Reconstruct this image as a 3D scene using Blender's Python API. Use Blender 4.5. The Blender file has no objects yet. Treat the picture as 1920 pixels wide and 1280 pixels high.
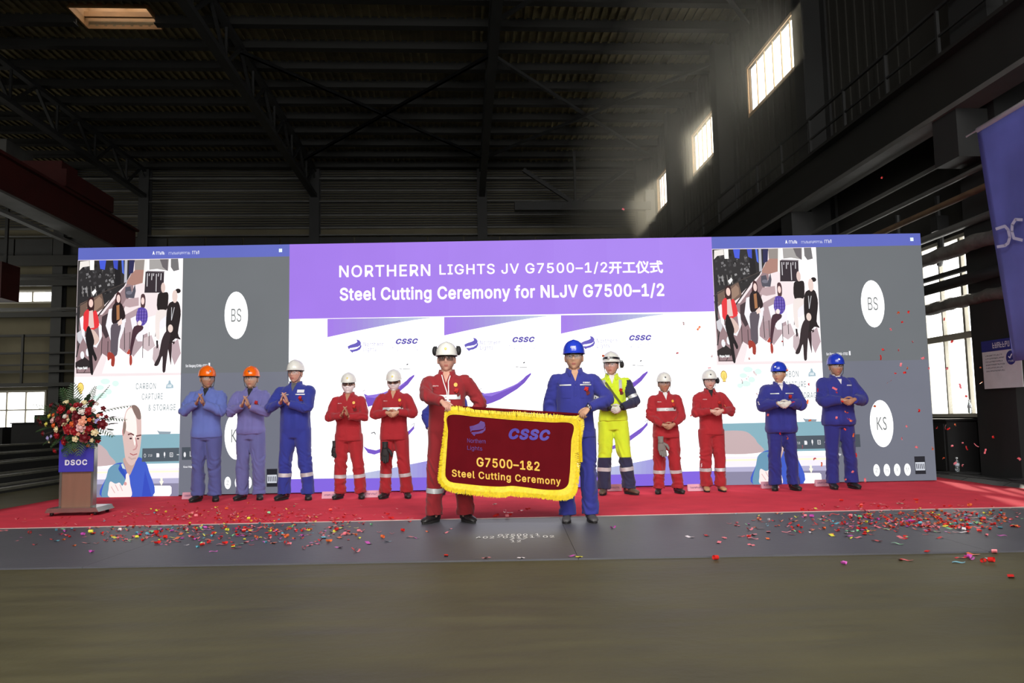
import bpy, bmesh, math, random
from mathutils import Vector, Matrix, noise
from mathutils.bvhtree import BVHTree
random.seed(11)
SC = bpy.context.scene
COL = SC.collection
PI = math.pi
R_ = math.radians

# ------------------------------------------------------------------ camera
FPX = 1520.0; EYE = 1.03; PITCH = math.atan(143 / FPX); ROLL = .019
CAM = Vector((0, 0, EYE))
FW = Vector((0, math.cos(PITCH), math.sin(PITCH)))
_r0 = Vector((1, 0, 0)); _u0 = Vector((0, -math.sin(PITCH), math.cos(PITCH)))
RT = math.cos(ROLL) * _r0 - math.sin(ROLL) * _u0
UP = math.sin(ROLL) * _r0 + math.cos(ROLL) * _u0
cd = bpy.data.cameras.new('camera'); cam = bpy.data.objects.new('camera', cd); COL.objects.link(cam)
cd.sensor_width = 36; cd.lens = FPX / 1920 * 36; cd.clip_end = 300
M = Matrix((RT, UP, -FW)).transposed().to_4x4(); M.translation = CAM
cam.matrix_world = M; SC.camera = cam

# ------------------------------------------------------------------ rays through the photograph, used to measure real positions
def ray(x, y): return FW + RT * ((x - 960) / FPX) - UP * ((y - 640) / FPX)
def floor_at(x, y, z=0.0):
    d = ray(x, y); return CAM + d * ((z - EYE) / d.z)
def at_depth(x, y, Y):
    d = ray(x, y); return CAM + d * (Y / d.y)
def on_plane(x, y, p, n):
    d = ray(x, y); return CAM + d * ((p - CAM).dot(n) / d.dot(n))

# ------------------------------------------------------------------ world, sun, large lights, exposure
SC.view_settings.view_transform = 'Standard'; SC.view_settings.look = 'None'
SC.view_settings.exposure = 0; SC.view_settings.gamma = 1; SC.view_settings.use_curve_mapping = False
w = bpy.data.worlds.new('sky'); SC.world = w; w.use_nodes = True
bgn = w.node_tree.nodes['Background']; bgn.inputs[0].default_value = (1, .985, .95, 1); bgn.inputs[1].default_value = 4.5
HALL = R_(3.476)          # the hall is turned a little against the stage
HC, HS = math.cos(HALL), math.sin(HALL)
def hall(x, y, z=0): return Vector((x * HC - y * HS, x * HS + y * HC, z))
def area(name, loc, aim, sx, sy, power, color=(1, 1, 1), spread=180):
    l = bpy.data.lights.new(name, 'AREA'); l.shape = 'RECTANGLE'; l.size = sx; l.size_y = sy; l.energy = power; l.color = color
    l.spread = R_(spread)
    o = bpy.data.objects.new(name, l); COL.objects.link(o); o.location = loc
    o.rotation_euler = (Vector(aim) - Vector(loc)).to_track_quat('-Z', 'Y').to_euler(); return o
# high lamps and door daylight behind the camera
area('door_daylight', (0, -9.0, 4.2), (0, 9.0, .9), 11, 5.5, 330, (1, .96, .88), 120)
area('hall_lamp', (-2.8, -1.5, 8.5), (-1.6, 10, .6), 5, 3, 330, (1, .965, .92), 110)
area('hall_lamp', (3.4, -1.5, 8.5), (1.8, 10, .6), 5, 3, 360, (1, .965, .92), 110)
area('end_wall_fill', hall(-27.5, 27, 5.5), hall(-12, 36, 4.5), 9, 5, 420, (1, .97, .86), 120)  # added light that brightens the left end wall; wall_left has no window
sl = bpy.data.lights.new('sun', 'SUN'); sl.energy = 6; sl.angle = R_(1.0); sl.color = (1, .93, .78)
so = bpy.data.objects.new('sun', sl); COL.objects.link(so)
# the sun stands low behind the middle upper window of the right wall
_d = Vector((ray(1342, 262).x, ray(1342, 262).y, ray(1342, 262).z)).normalized(); so.rotation_euler = _d.to_track_quat('Z', 'Y').to_euler()

# ------------------------------------------------------------------ materials
def lin(c):
    c = c / 255.0
    return c / 12.92 if c <= .04045 else ((c + .055) / 1.055) ** 2.4
def rgb(r, g, b): return (lin(r), lin(g), lin(b), 1)
MATS = {}
def mat(name, col, rough=.7, metal=0, var=.0, vscale=8, bump=0, bscale=60, emit=0, spec=None, sheen=0, alpha=None, trans=0, stretch=None):
    if name in MATS: return MATS[name]
    m = bpy.data.materials.new(name); m.use_nodes = True; MATS[name] = m
    nt = m.node_tree; b = nt.nodes['Principled BSDF']
    c = rgb(*col); b.inputs['Base Color'].default_value = c
    b.inputs['Roughness'].default_value = rough; b.inputs['Metallic'].default_value = metal
    if spec is not None: b.inputs['Specular IOR Level'].default_value = spec
    if sheen: b.inputs['Sheen Weight'].default_value = sheen
    if trans: b.inputs['Transmission Weight'].default_value = trans
    if alpha is not None: b.inputs['Alpha'].default_value = alpha
    if emit:
        b.inputs['Emission Color'].default_value = c; b.inputs['Emission Strength'].default_value = emit
    tc = nt.nodes.new('ShaderNodeTexCoord'); co = tc.outputs['Object']
    if stretch:
        mp = nt.nodes.new('ShaderNodeMapping'); mp.inputs['Scale'].default_value = stretch
        nt.links.new(co, mp.inputs['Vector']); co = mp.outputs['Vector']
    n = nt.nodes.new('ShaderNodeTexNoise'); n.inputs['Scale'].default_value = vscale; n.inputs['Detail'].default_value = 5
    nt.links.new(co, n.inputs['Vector'])
    if var:
        mr = nt.nodes.new('ShaderNodeMapRange')
        mr.inputs['From Min'].default_value = .25; mr.inputs['From Max'].default_value = .75
        mr.inputs['To Min'].default_value = 1 - var; mr.inputs['To Max'].default_value = 1 + var
        nt.links.new(n.outputs['Fac'], mr.inputs['Value'])
        mx = nt.nodes.new('ShaderNodeVectorMath'); mx.operation = 'SCALE'; mx.inputs[0].default_value = c[:3]
        nt.links.new(mr.outputs['Result'], mx.inputs['Scale']); nt.links.new(mx.outputs['Vector'], b.inputs['Base Color'])
    if bump:
        n2 = nt.nodes.new('ShaderNodeTexNoise'); n2.inputs['Scale'].default_value = bscale; n2.inputs['Detail'].default_value = 3
        nt.links.new(co, n2.inputs['Vector'])
        bp = nt.nodes.new('ShaderNodeBump'); bp.inputs['Strength'].default_value = bump; bp.inputs['Distance'].default_value = .02
        nt.links.new(n2.outputs['Fac'], bp.inputs['Height']); nt.links.new(bp.outputs['Normal'], b.inputs['Normal'])
    return m
def picture_mat(name, strength):
    m = bpy.data.materials.new(name); m.use_nodes = True; nt = m.node_tree
    b = nt.nodes['Principled BSDF']; b.inputs['Base Color'].default_value = (.01, .01, .01, 1); b.inputs['Roughness'].default_value = .5
    b.inputs['Specular IOR Level'].default_value = .1
    a = nt.nodes.new('ShaderNodeAttribute'); a.attribute_name = 'ink'
    # faint grid of the diode modules
    tc = nt.nodes.new('ShaderNodeTexCoord'); n = nt.nodes.new('ShaderNodeTexNoise'); n.inputs['Scale'].default_value = 1.2
    nt.links.new(tc.outputs['Object'], n.inputs['Vector'])
    mr = nt.nodes.new('ShaderNodeMapRange'); mr.inputs['To Min'].default_value = strength * .94; mr.inputs['To Max'].default_value = strength * 1.06
    nt.links.new(n.outputs['Fac'], mr.inputs['Value'])
    nt.links.new(a.outputs['Color'], b.inputs['Emission Color']); nt.links.new(mr.outputs['Result'], b.inputs['Emission Strength'])
    return m

# ------------------------------------------------------------------ mesh builder
class MB:
    def __init__(s): s.v = []; s.f = []; s.m = []; s.c = []
    def add(s, vs, fs, mi=0, col=None):
        o = len(s.v); s.v += [Vector(p) for p in vs]
        for f in fs: s.f.append([i + o for i in f]); s.m.append(mi); s.c.append(col)
        return s
    def box(s, x0, x1, y0, y1, z0, z1, mi=0):
        return s.add([(x0,y0,z0),(x1,y0,z0),(x1,y1,z0),(x0,y1,z0),(x0,y0,z1),(x1,y0,z1),(x1,y1,z1),(x0,y1,z1)],
                     [(3,2,1,0),(4,5,6,7),(0,1,5,4),(1,2,6,5),(2,3,7,6),(3,0,4,7)], mi)
    def beam(s, a, b, w, h=None, mi=0, up=(0,0,1)):
        a = Vector(a); b = Vector(b); h = h or w; d = (b - a).normalized(); u = Vector(up)
        if abs(d.dot(u)) > .98: u = Vector((0,1,0))
        r = d.cross(u).normalized() * (w / 2); u = r.normalized().cross(d).normalized() * (h / 2)
        vs = [p + q for p in (a, b) for q in (-r-u, r-u, r+u, -r+u)]
        return s.add(vs, [(0,1,2,3),(7,6,5,4),(0,4,5,1),(1,5,6,2),(2,6,7,3),(3,7,4,0)], mi)
    def rings(s, rs, mi=0, cap=True, loop=False):
        n = len(rs[0]); o = [p for r in rs for p in r]; fs = []
        for i in range(len(rs) - 1):
            for j in range(n):
                k = (j + 1) % n; fs.append((i*n+j, i*n+k, (i+1)*n+k, (i+1)*n+j))
        if cap: fs.append(tuple(range(n - 1, -1, -1))); fs.append(tuple((len(rs)-1)*n + j for j in range(n)))
        return s.add(o, fs, mi)
    def tube(s, pts, rad, n=8, mi=0, flat=1.0, cap=True):
        pts = [Vector(p) for p in pts]
        if not isinstance(rad, (list, tuple)): rad = [rad] * len(pts)
        rs = []; u = None
        for i, p in enumerate(pts):
            d = (pts[min(i+1, len(pts)-1)] - pts[max(i-1, 0)]).normalized()
            if u is None:
                u = d.orthogonal().normalized() if abs(d.z) < .9 else Vector((1,0,0)); 
            u = (u - d * u.dot(d)).normalized(); v = d.cross(u)
            rs.append([p + (u * math.cos(2*PI*k/n) + v * math.sin(2*PI*k/n) * flat) * rad[i] for k in range(n)])
        return s.rings(rs, mi, cap)
    def ell(s, c, r, nu=12, nv=8, mi=0, mtx=None):
        c = Vector(c); vs = [c + Vector((0,0,-r[2]))]; fs = []
        for i in range(1, nv):
            t = PI * i / nv - PI / 2
            for j in range(nu):
                a = 2*PI*j/nu; vs.append(c + Vector((r[0]*math.cos(t)*math.cos(a), r[1]*math.cos(t)*math.sin(a), r[2]*math.sin(t))))
        vs.append(c + Vector((0,0,r[2])))
        for j in range(nu):
            k = (j+1) % nu; fs.append((0, 1+k, 1+j))
            for i in range(nv-2): fs.append((1+i*nu+j, 1+i*nu+k, 1+(i+1)*nu+k, 1+(i+1)*nu+j))
            fs.append((1+(nv-2)*nu+j, 1+(nv-2)*nu+k, len(vs)-1))
        if mtx: vs = [c + (mtx @ (p - c)) for p in vs]
        return s.add(vs, fs, mi)
    def lathe(s, prof, n=16, c=(0,0,0), mi=0):
        c = Vector(c)
        return s.rings([[c + Vector((r*math.cos(2*PI*k/n), r*math.sin(2*PI*k/n), z)) for k in range(n)] for r, z in prof], mi)
    def prism(s, poly, y0, y1, mi=0):     # outline in x,z pushed along y
        n = len(poly); vs = [(x, y0, z) for x, z in poly] + [(x, y1, z) for x, z in poly]
        return s.add(vs, [tuple(range(n)), tuple(range(2*n-1, n-1, -1))] + [((i+1)%n, i, n+i, n+(i+1)%n) for i in range(n)], mi)
    def xf(s, mtx):
        s.v = [mtx @ p for p in s.v]; return s
    def mesh(s, name, mats, smooth=False):
        me = bpy.data.meshes.new(name); me.from_pydata([tuple(p) for p in s.v], [], s.f)
        for m in (mats if isinstance(mats, (list, tuple)) else [mats]): me.materials.append(m)
        me.polygons.foreach_set('material_index', s.m)
        if any(c is not None for c in s.c):
            at = me.color_attributes.new('ink', 'FLOAT_COLOR', 'CORNER'); i = 0
            for p, c in zip(me.polygons, s.c):
                for li in p.loop_indices: at.data[li].color = c or (0,0,0,1)
        if smooth: me.polygons.foreach_set('use_smooth', [True] * len(me.polygons))
        me.update(); return me
    def obj(s, name, mats, parent=None, smooth=False):
        return link(name, s.mesh(name, mats, smooth), parent)
def link(name, data, parent=None):
    o = bpy.data.objects.new(name, data); COL.objects.link(o)
    if parent is not None: o.parent = parent
    return o
def empty(name, loc=(0,0,0), rz=0):
    o = bpy.data.objects.new(name, None); COL.objects.link(o); o.location = loc; o.rotation_euler = (0,0,rz); o.empty_display_size = .1; return o
def tag(o, label=None, cat=None, group=None, kind=None):
    if label: o['label'] = label
    if cat: o['category'] = cat
    if group: o['group'] = group
    if kind: o['kind'] = kind
    return o
try: SANS = bpy.data.fonts.load(bpy.utils.system_resource('DATAFILES', path='fonts') + '/Inter.woff2')
except Exception: SANS = None
N0 = 10**9
def text_mesh(body, bold=0.0, shear=0.0, space=1.0):
    global N0; N0 = 10**9
    """letters as flat faces in x,y with width and height normalised to 0..1"""
    c = bpy.data.curves.new('text', 'FONT'); c.body = body; c.shear = shear; c.resolution_u = 3; c.space_character = space
    if SANS and 'K' not in body and all(ord(q) < 0x3000 for q in body): c.font = SANS
    o = bpy.data.objects.new('text', c); COL.objects.link(o)
    dg = bpy.context.evaluated_depsgraph_get(); dg.update()
    me = bpy.data.meshes.new_from_object(o.evaluated_get(dg))
    vs = [Vector(v.co) for v in me.vertices]; fs = [tuple(p.vertices) for p in me.polygons]
    bpy.data.objects.remove(o); bpy.data.curves.remove(c); bpy.data.meshes.remove(me)
    if bold > 0:      # heavier strokes: the outline laid down again a hair's breadth around
        n0 = len(vs); N0 = n0; v0 = list(vs); f0 = list(fs)
        for k in range(8):
            a = 2*PI*k/8; d = Vector((math.cos(a), math.sin(a), 0))*bold; o_ = len(vs); vs += [v + d for v in v0]; fs += [tuple(i + o_ for i in f) for f in f0]
    x0 = min(v.x for v in vs); x1 = max(v.x for v in vs); y0 = min(v.y for v in vs); y1 = max(v.y for v in vs)
    return [((v.x-x0)/(x1-x0), (v.y-y0)/(y1-y0)) for v in vs], fs
def marks(n, seed=1):
    """unreadably small printing: n little upright glyph-like strokes in the 0..1 square"""
    r = random.Random(seed); vs = []; fs = []
    for k in range(n):
        x0 = (k + .12)/n; x1 = (k + .88)/n; w_ = (x1 - x0)*.26; parts = [(x0, x0 + w_, .0, 1.), (x0, x1, .0, .16) if r.random() < .5 else (x0, x1, .84, 1.)]
        if r.random() < .6: parts.append((x0, x1, .42, .58))
        if r.random() < .5: parts.append((x1 - w_, x1, .0 if r.random() < .5 else .5, 1.))
        for (a, b, c, d) in parts: o = len(vs); vs += [(a, c), (b, c), (b, d), (a, d)]; fs.append((o, o+1, o+2, o+3))
    return vs, fs
class Flat:
    """a real flat (or gently waving) surface; x,y = metres on it; measured from photograph pixels by ray"""
    def __init__(s, org, ux, uz):
        s.o = Vector(org); s.ux = Vector(ux).normalized(); n = s.ux.cross(Vector(uz)).normalized()
        s.uz = n.cross(s.ux).normalized(); s.n = n if n.y < 0 else n
        s.n = s.ux.cross(s.uz)
        if s.n.dot(CAM - s.o) < 0: s.n = -s.n
        s.wave = lambda x, z: 0.0; s.xmax = 1e9
    def uv(s, px, py):
        p = on_plane(px, py, s.o, s.n) - s.o; return (p.dot(s.ux), p.dot(s.uz))
    def P(s, x, z, lift=0): return s.o + s.ux * x + s.uz * z + s.n * (lift + s.wave(x, z))
    def poly(s, mb, pts, col=None, lift=.001, mi=0, dx=0):
        q = [s.uv(*p) for p in pts]; q = [(min(x + dx, s.xmax), z) for x, z in q]
        ar = sum(q[i][0]*q[(i+1)%len(q)][1] - q[(i+1)%len(q)][0]*q[i][1] for i in range(len(q)))
        if (ar > 0) != (s.ux.cross(s.uz).dot(s.n) > 0): q.reverse()
        mb.add([s.P(x, z, lift) for x, z in q], [tuple(range(len(q)))], mi, col)
    def ellipse(s, mb, cx, cy, rx, ry, col=None, lift=.001, mi=0, dx=0, n=28):
        s.poly(mb, [(cx + rx*math.cos(2*PI*k/n), cy + ry*math.sin(2*PI*k/n)) for k in range(n)], col, lift, mi, dx)
    def stroke(s, mb, pts, wd, col=None, lift=.001, mi=0, dx=0):
        for a, b in zip(pts, pts[1:]):
            d = Vector((b[0]-a[0], b[1]-a[1])); L = d.length or 1; nx, ny = -d.y/L*wd/2, d.x/L*wd/2
            ex, ey = d.x/L*wd*.2, d.y/L*wd*.2
            s.poly(mb, [(a[0]+nx-ex, a[1]+ny-ey), (b[0]+nx+ex, b[1]+ny+ey), (b[0]-nx+ex, b[1]-ny+ey), (a[0]-nx-ex, a[1]-ny-ey)], col, lift, mi, dx)
    def text(s, mb, body, x0, y0, x1, y1, hpx, col=None, lift=.002, mi=0, dx=0, bold=0.0, shear=0.0, space=1.0):
        """baseline from pixel x0,y0 to x1,y1; height hpx"""
        vs, fs = marks(int(body[1:]), 5) if body[0] == '#' else text_mesh(body, bold, shear, space)
        if body[0] == '#': global N0; N0 = 10**9
        a = Vector(s.uv(x0, y0)); b = Vector(s.uv(x1, y1)); t = Vector(s.uv(x0, y0 - hpx)); ex = b - a; ez = Vector((0, (t - a).y))
        mb.add([s.P(a.x + ex.x*u + dx, a.y + ex.y*u + ez.y*v, lift + 6e-5*(i // N0)) for i, (u, v) in enumerate(vs)], fs, mi, col)

def arc_pts(pts, n=8):          # smooth closed outline through points
    o = []; L = len(pts)
    for i in range(L):
        p0, p1, p2, p3 = pts[i-1], pts[i], pts[(i+1) % L], pts[(i+2) % L]
        for k in range(n):
            t = k/n; o.append(tuple(.5*((2*p1[j]) + (-p0[j]+p2[j])*t + (2*p0[j]-5*p1[j]+4*p2[j]-p3[j])*t*t + (-p0[j]+3*p1[j]-3*p2[j]+p3[j])*t**3) for j in (0, 1)))
    return o
def struct(o): o['kind'] = 'structure'; return o

# ================================================================== THE HALL
m_conc = mat('floor_concrete', (80,76,53), .55, var=.22, vscale=.9, bump=.15, bscale=14, spec=.35)
def concrete_detail(m):
    nt = m.node_tree; b = nt.nodes['Principled BSDF']; src = b.inputs['Base Color'].links[0].from_socket
    tc = nt.nodes.new('ShaderNodeTexCoord'); mp = nt.nodes.new('ShaderNodeMapping'); mp.inputs['Scale'].default_value = (.35, 2.6, 1)
    nt.links.new(tc.outputs['Object'], mp.inputs['Vector'])
    n = nt.nodes.new('ShaderNodeTexNoise'); n.inputs['Scale'].default_value = 2.2; n.inputs['Detail'].default_value = 9; n.inputs['Roughness'].default_value = .65
    nt.links.new(mp.outputs['Vector'], n.inputs['Vector'])
    r = nt.nodes.new('ShaderNodeMapRange'); r.inputs['From Min'].default_value = .3; r.inputs['From Max'].default_value = .72
    r.inputs['To Min'].default_value = .72; r.inputs['To Max'].default_value = 1.22
    nt.links.new(n.outputs['Fac'], r.inputs['Value'])
    sc = nt.nodes.new('ShaderNodeVectorMath'); sc.operation = 'SCALE'
    nt.links.new(src, sc.inputs[0]); nt.links.new(r.outputs['Result'], sc.inputs['Scale']); nt.links.new(sc.outputs['Vector'], b.inputs['Base Color'])
    r2 = nt.nodes.new('ShaderNodeMapRange'); r2.inputs['To Min'].default_value = .38; r2.inputs['To Max'].default_value = .75
    nt.links.new(n.outputs['Fac'], r2.inputs['Value']); nt.links.new(r2.outputs['Result'], b.inputs['Roughness'])
concrete_detail(m_conc)
m_wall = mat('wall_sheet', (40,39,35), .8, var=.2, vscale=.5)
m_wallend = mat('end_wall_sheet', (104,98,78), .8, var=.25, vscale=.4)
m_deck = mat('roof_deck', (112,102,72), .5, metal=.2, var=.5, vscale=1.3, bump=.5, bscale=9)
m_steel = mat('painted_steel', (34,35,36), .6, var=.2, vscale=2)
m_steel2 = mat('pale_steel', (88,88,86), .5, var=.2, vscale=2)
m_purlin = mat('purlin_steel', (24,24,22), .6, var=.2, vscale=2)
m_rust = mat('rusty_flange', (92,72,52), .7, var=.3, vscale=4)
m_red = mat('crane_red', (64,14,12), .55, var=.3, vscale=2)
m_frame = mat('window_frame_paint', (176,172,158), .5, var=.08)
m_framew = mat('warm_window_frame', (190,150,100), .6, var=.1)
m_glass = mat('window_glass', (240,245,245), .1, alpha=.08, spec=.1)
m_dark = mat('dark_equipment', (22,22,24), .7, var=.2)
m_pipe = mat('pipe_lagging', (96,94,90), .75, var=.3, vscale=6, bump=.8, bscale=12)
m_rail = mat('rail_top_steel', (128,128,118), .4, metal=.5, var=.2)

def hobj(mb, name, mats, parent=None, smooth=False):
    o = mb.obj(name, mats, parent, smooth)
    if parent is None: o.rotation_euler = (0, 0, HALL)
    return o
WX = 8.35; EY = 36.8; CZ = 12.7; LX = -29.0; BY = -12.0
fl = MB().box(LX - .3, WX + .4, BY - 3, EY + .3, -.3, 0)
struct(hobj(fl, 'floor', m_conc))

# ---- right wall with real openings
def wall_with_holes(axis, fixed0, fixed1, a0, a1, z0, z1, holes):
    mb = MB(); cuts = sorted({a0, a1} | {h[0] for h in holes} | {h[1] for h in holes})
    for c0, c1 in zip(cuts, cuts[1:]):
        hs = sorted([h for h in holes if h[0] <= c0 + 1e-6 and h[1] >= c1 - 1e-6], key=lambda h: h[2]); z = z0
        for h in hs + [None]:
            top = h[2] if h else z1
            if top > z + 1e-4:
                if axis == 'y': mb.box(fixed0, fixed1, c0, c1, z, top)
                else: mb.box(c0, c1, fixed0, fixed1, z, top)
            if h: z = h[3]
    return mb
UPW = [(18.7, 22.2, 9.62, 10.95), (24.9, 27.9, 9.62, 10.95), (30.6, 33.2, 9.62, 10.95)]
LOW = (12.6, 16.4, .95, 3.95)
wr = struct(hobj(wall_with_holes('y', WX, WX + .09, BY, EY, 0, CZ, UPW + [LOW]), 'wall_right', m_wall))
rib = MB()
for k in range(60):
    y = 14 + k * .38
    if any(h[0] - .1 < y < h[1] + .1 for h in UPW): rib.box(WX - .03, WX, y, y + .1, 6.6, 9.5); rib.box(WX - .03, WX, y, y + .1, 11.05, CZ)
    else: rib.box(WX - .03, WX, y, y + .1, 6.6, CZ)
o = rib.obj('cladding_ribs', m_wall, wr); tag(o, kind='stuff')
for i, (a, b, z0, z1) in enumerate(UPW):
    win = MB(); t = .09
    win.box(WX - .03, WX + .07, a - t, a, z0 - t, z1 + t); win.box(WX - .03, WX + .07, b, b + t, z0 - t, z1 + t)
    win.box(WX - .03, WX + .07, a, b, z1, z1 + t); win.box(WX - .02, WX + .07, a, b, z0 - t, z0)
    wo = struct(hobj(win, 'window_%d' % (i + 1), m_framew))
    n = 6
    for k in range(n):
        y0 = a + (b - a) * k / n; y1 = a + (b - a) * (k + 1) / n
        MB().box(WX + .03, WX + .035, y0 + .01, y1 - .01, z0, z1).obj('pane', m_glass, wo)
        if k: MB().box(WX + .02, WX + .05, y0 - .018, y0 + .018, z0, z1).obj('mullion', m_framew, wo)
win = MB(); a, b, z0, z1 = LOW
win.box(WX - .03, WX + .08, a - .0, a + .06, z0, z1); win.box(WX - .03, WX + .08, b - .06, b, z0, z1); win.box(WX - .03, WX + .08, a, b, z1 - .06, z1)
wo = struct(hobj(win, 'window_4', m_frame))
MB().box(WX - .14, WX + .16, a, b, z0 - .05, z0 + .01).obj('window_sill', m_frame, wo)
MB().box(WX - .03, WX + .12, a, b, 2.2, 2.31).obj('transom', m_frame, wo)
edges = [16.4, 15.42, 14.8, 14.18, 13.56, 12.95, 12.6]
for k in range(6):
    y1, y0 = edges[k], edges[k + 1]
    for (p, q) in ((z0, 2.2), (2.31, z1 - .06)): MB().box(WX + .03, WX + .035, y0 + .02, y1 - .02, p + .01, q - .01).obj('pane', m_glass, wo)
    if k: MB().box(WX - .01, WX + .06, y1 - (.03 if k % 2 else .018), y1 + (.03 if k % 2 else .018), z0, z1 - .06).obj('mullion', m_frame, wo)
# columns along the right wall
for y in (5.0, 11.4, 17.4, 23.5, 29.2, 34.8):
    c = MB(); wd = .9 if y == 11.4 else .5
    c.box(WX - .62, WX - .58, y - wd/2, y + wd/2, 0, CZ - .4); c.box(WX - .08, WX - .02, y - wd/2, y + wd/2, 0, CZ - .4); c.box(WX - .58, WX - .08, y - .03, y + .03, 0, CZ - .4)
    c.box(WX - .7, WX, y - wd/2 - .06, y + wd/2 + .06, 0, .04)
    if y == 11.4: c.box(WX - .58, WX - .08, y + wd/2 - .03, y + wd/2, 0, CZ - .4); c.box(WX - .58, WX - .08, y - wd/2, y - wd/2 + .03, 0, CZ - .4)
    o = hobj(c, 'steel_column', m_steel)
    tag(o, {5.0: 'dark steel wall column nearest the camera on the right', 11.4: 'broad dark column right of the lower window, behind the notice', 17.4: 'dark column just past the hidden end of the lower window',
            23.5: 'dark column between the largest and middle upper windows', 29.2: 'dark column between the middle and smallest upper windows', 34.8: 'last dark column in the far right corner'}[y], 'column', 'columns of the right wall')
# crane runway on the right wall: girder, flange, walkway and railing
rw = MB().box(WX - .98, WX - .92, 3, EY, 5.5, 6.3); rw.box(WX - 1.15, WX - .75, 3, EY, 6.3, 6.36)
o = hobj(rw, 'crane_runway_girder', m_purlin); tag(o, 'long dark crane girder running high along the right wall', 'girder')
MB().box(WX - 1.15, WX - .75, 3, EY, 5.42, 5.5).obj('lower_flange', m_steel2, o)  # paler than the girder: light along this edge is put into its colour
MB().box(WX - 1.0, WX - .92, 3, EY, 6.36, 6.46).obj('crane_rail', m_rust, o)
for y in (11.4, 17.4, 23.5, 29.2): MB().box(WX - 1.1, WX - .6, y - .3, y + .3, 4.7, 5.42).obj('bracket', m_steel, o)
wk = MB().box(WX - .72, WX - .1, 3, EY, 6.42, 6.5); wo = hobj(wk, 'maintenance_walkway', m_rust); tag(wo, 'rusty walkway with pipe railing above the right crane girder', 'walkway')
MB().beam((WX - .72, 3, 7.4), (WX - .72, EY, 7.4), .05).beam((WX - .72, 3, 6.95), (WX - .72, EY, 6.95), .035).obj('handrail', m_steel, wo)
for k in range(18):
    MB().beam((WX - .72, 4 + k*1.6, 6.5), (WX - .72, 4 + k*1.6, 7.4), .05, up=(0,1,0)).obj('post', m_steel, wo)
# pipes and lagged ducts that cross in front of the lower window
PIP = [(7.75, 2.70, .095, m_pipe, 'thick lagged pipe, lowest of those across the lower window', .03), (7.6, 2.98, .085, m_steel, 'dark straight pipe just above the lowest lagged pipe', 0),
       (7.8, 3.2, .045, m_steel, 'thin dark pipe in the middle of the pipe run', 0), (7.55, 3.46, .11, m_pipe, 'thick lagged pipe along the top of the lower window', .035),
       (7.7, 3.85, .06, m_steel2, 'grey pipe just above the upper lagged pipe', 0), (7.5, 4.2, .05, m_rust, 'rusty pipe under the two highest pale pipes', 0),
       (7.6, 4.55, .04, m_steel2, 'pale thin pipe, second from the top of the run', 0), (7.7, 4.95, .04, m_steel2, 'pale thin pipe at the top of the run', 0)]
for x, z, r, m, lab, wob in PIP:
    pts = []; rr = []
    for k in range(70):
        y = 9 + k * .14; pts.append((x + wob * noise.noise((k*.5, z, 0)), y, z + wob * noise.noise((k*.45, z, 5)))); rr.append(r * (1 + (.22 * noise.noise((k*.8, z, 9)) if wob else 0)))
    o = hobj(MB().tube(pts, rr, 10), 'wall_pipe', m, smooth=True); tag(o, lab, 'pipe', 'pipes along the right wall')
for y, xx in ((12.9, 8.0), (14.2, 8.02)):
    p = MB().tube([(xx, y, 4.6), (xx, y, 3.75), (xx + .03, y + .05, 3.6), (xx + .14, y + .3, 3.5)], .05, 8); p.box(xx - .1, xx + .1, y - .1, y + .1, 4.0, 4.25)
    tag(hobj(p, 'drop_pipe', m_steel), 'short dark drop pipe with valve box before the window top, ' + ('nearer one' if y < 13 else 'farther one'), 'pipe', 'drop pipes')
cb = MB().box(7.7, 8.2, 12.6, 15.8, 0, .85); cb.box(7.66, 8.24, 12.55, 15.85, .85, .88)
o = hobj(cb, 'equipment_cabinet', m_dark); tag(o, 'long low black cabinet under the lower right window', 'cabinet')
for k in range(4): MB().box(7.68, 7.7, 12.66 + k*.79, 13.39 + k*.79, .06, .8).obj('door', m_dark, o)

# ---- end wall
WB = [(-23.2 + k*.9, -22.35 + k*.9) for k in range(6)]
holesE = [(-23.2, -18.35, .9, 2.55), (-23.2, -18.2, 6.55, 7.0)]
we = struct(hobj(wall_with_holes('x', EY, EY + .2, LX, WX, 0, CZ, holesE), 'wall_back', m_wallend))
for n_, (z0, z1, a0, a1) in enumerate(((.9, 2.55, -23.2, -18.35), (6.55, 7.0, -23.2, -18.2))):
    win = MB().box(a0 - .08, a0, EY - .05, EY + .1, z0, z1).box(a1, a1 + .08, EY - .05, EY + .1, z0, z1).box(a0 - .08, a1 + .08, EY - .05, EY + .1, z1, z1 + .08).box(a0 - .08, a1 + .08, EY - .08, EY + .1, z0 - .08, z0)
    wo = struct(hobj(win, 'window_%d' % (5 + n_), m_frame))
    for k in range(6):
        xa = a0 + (a1 - a0) * k / 6; xb = a0 + (a1 - a0) * (k + 1) / 6
        MB().box(xa + .03, xb - .03, EY + .04, EY + .05, z0, z1).obj('pane', m_glass, wo)
        if k: MB().box(xa - .03, xa + .03, EY, EY + .08, z0, z1).obj('mullion', m_frame, wo)
    if n_ == 0: MB().box(a0, a1, EY, EY + .08, 1.75, 1.81).obj('transom', m_frame, wo)
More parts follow.
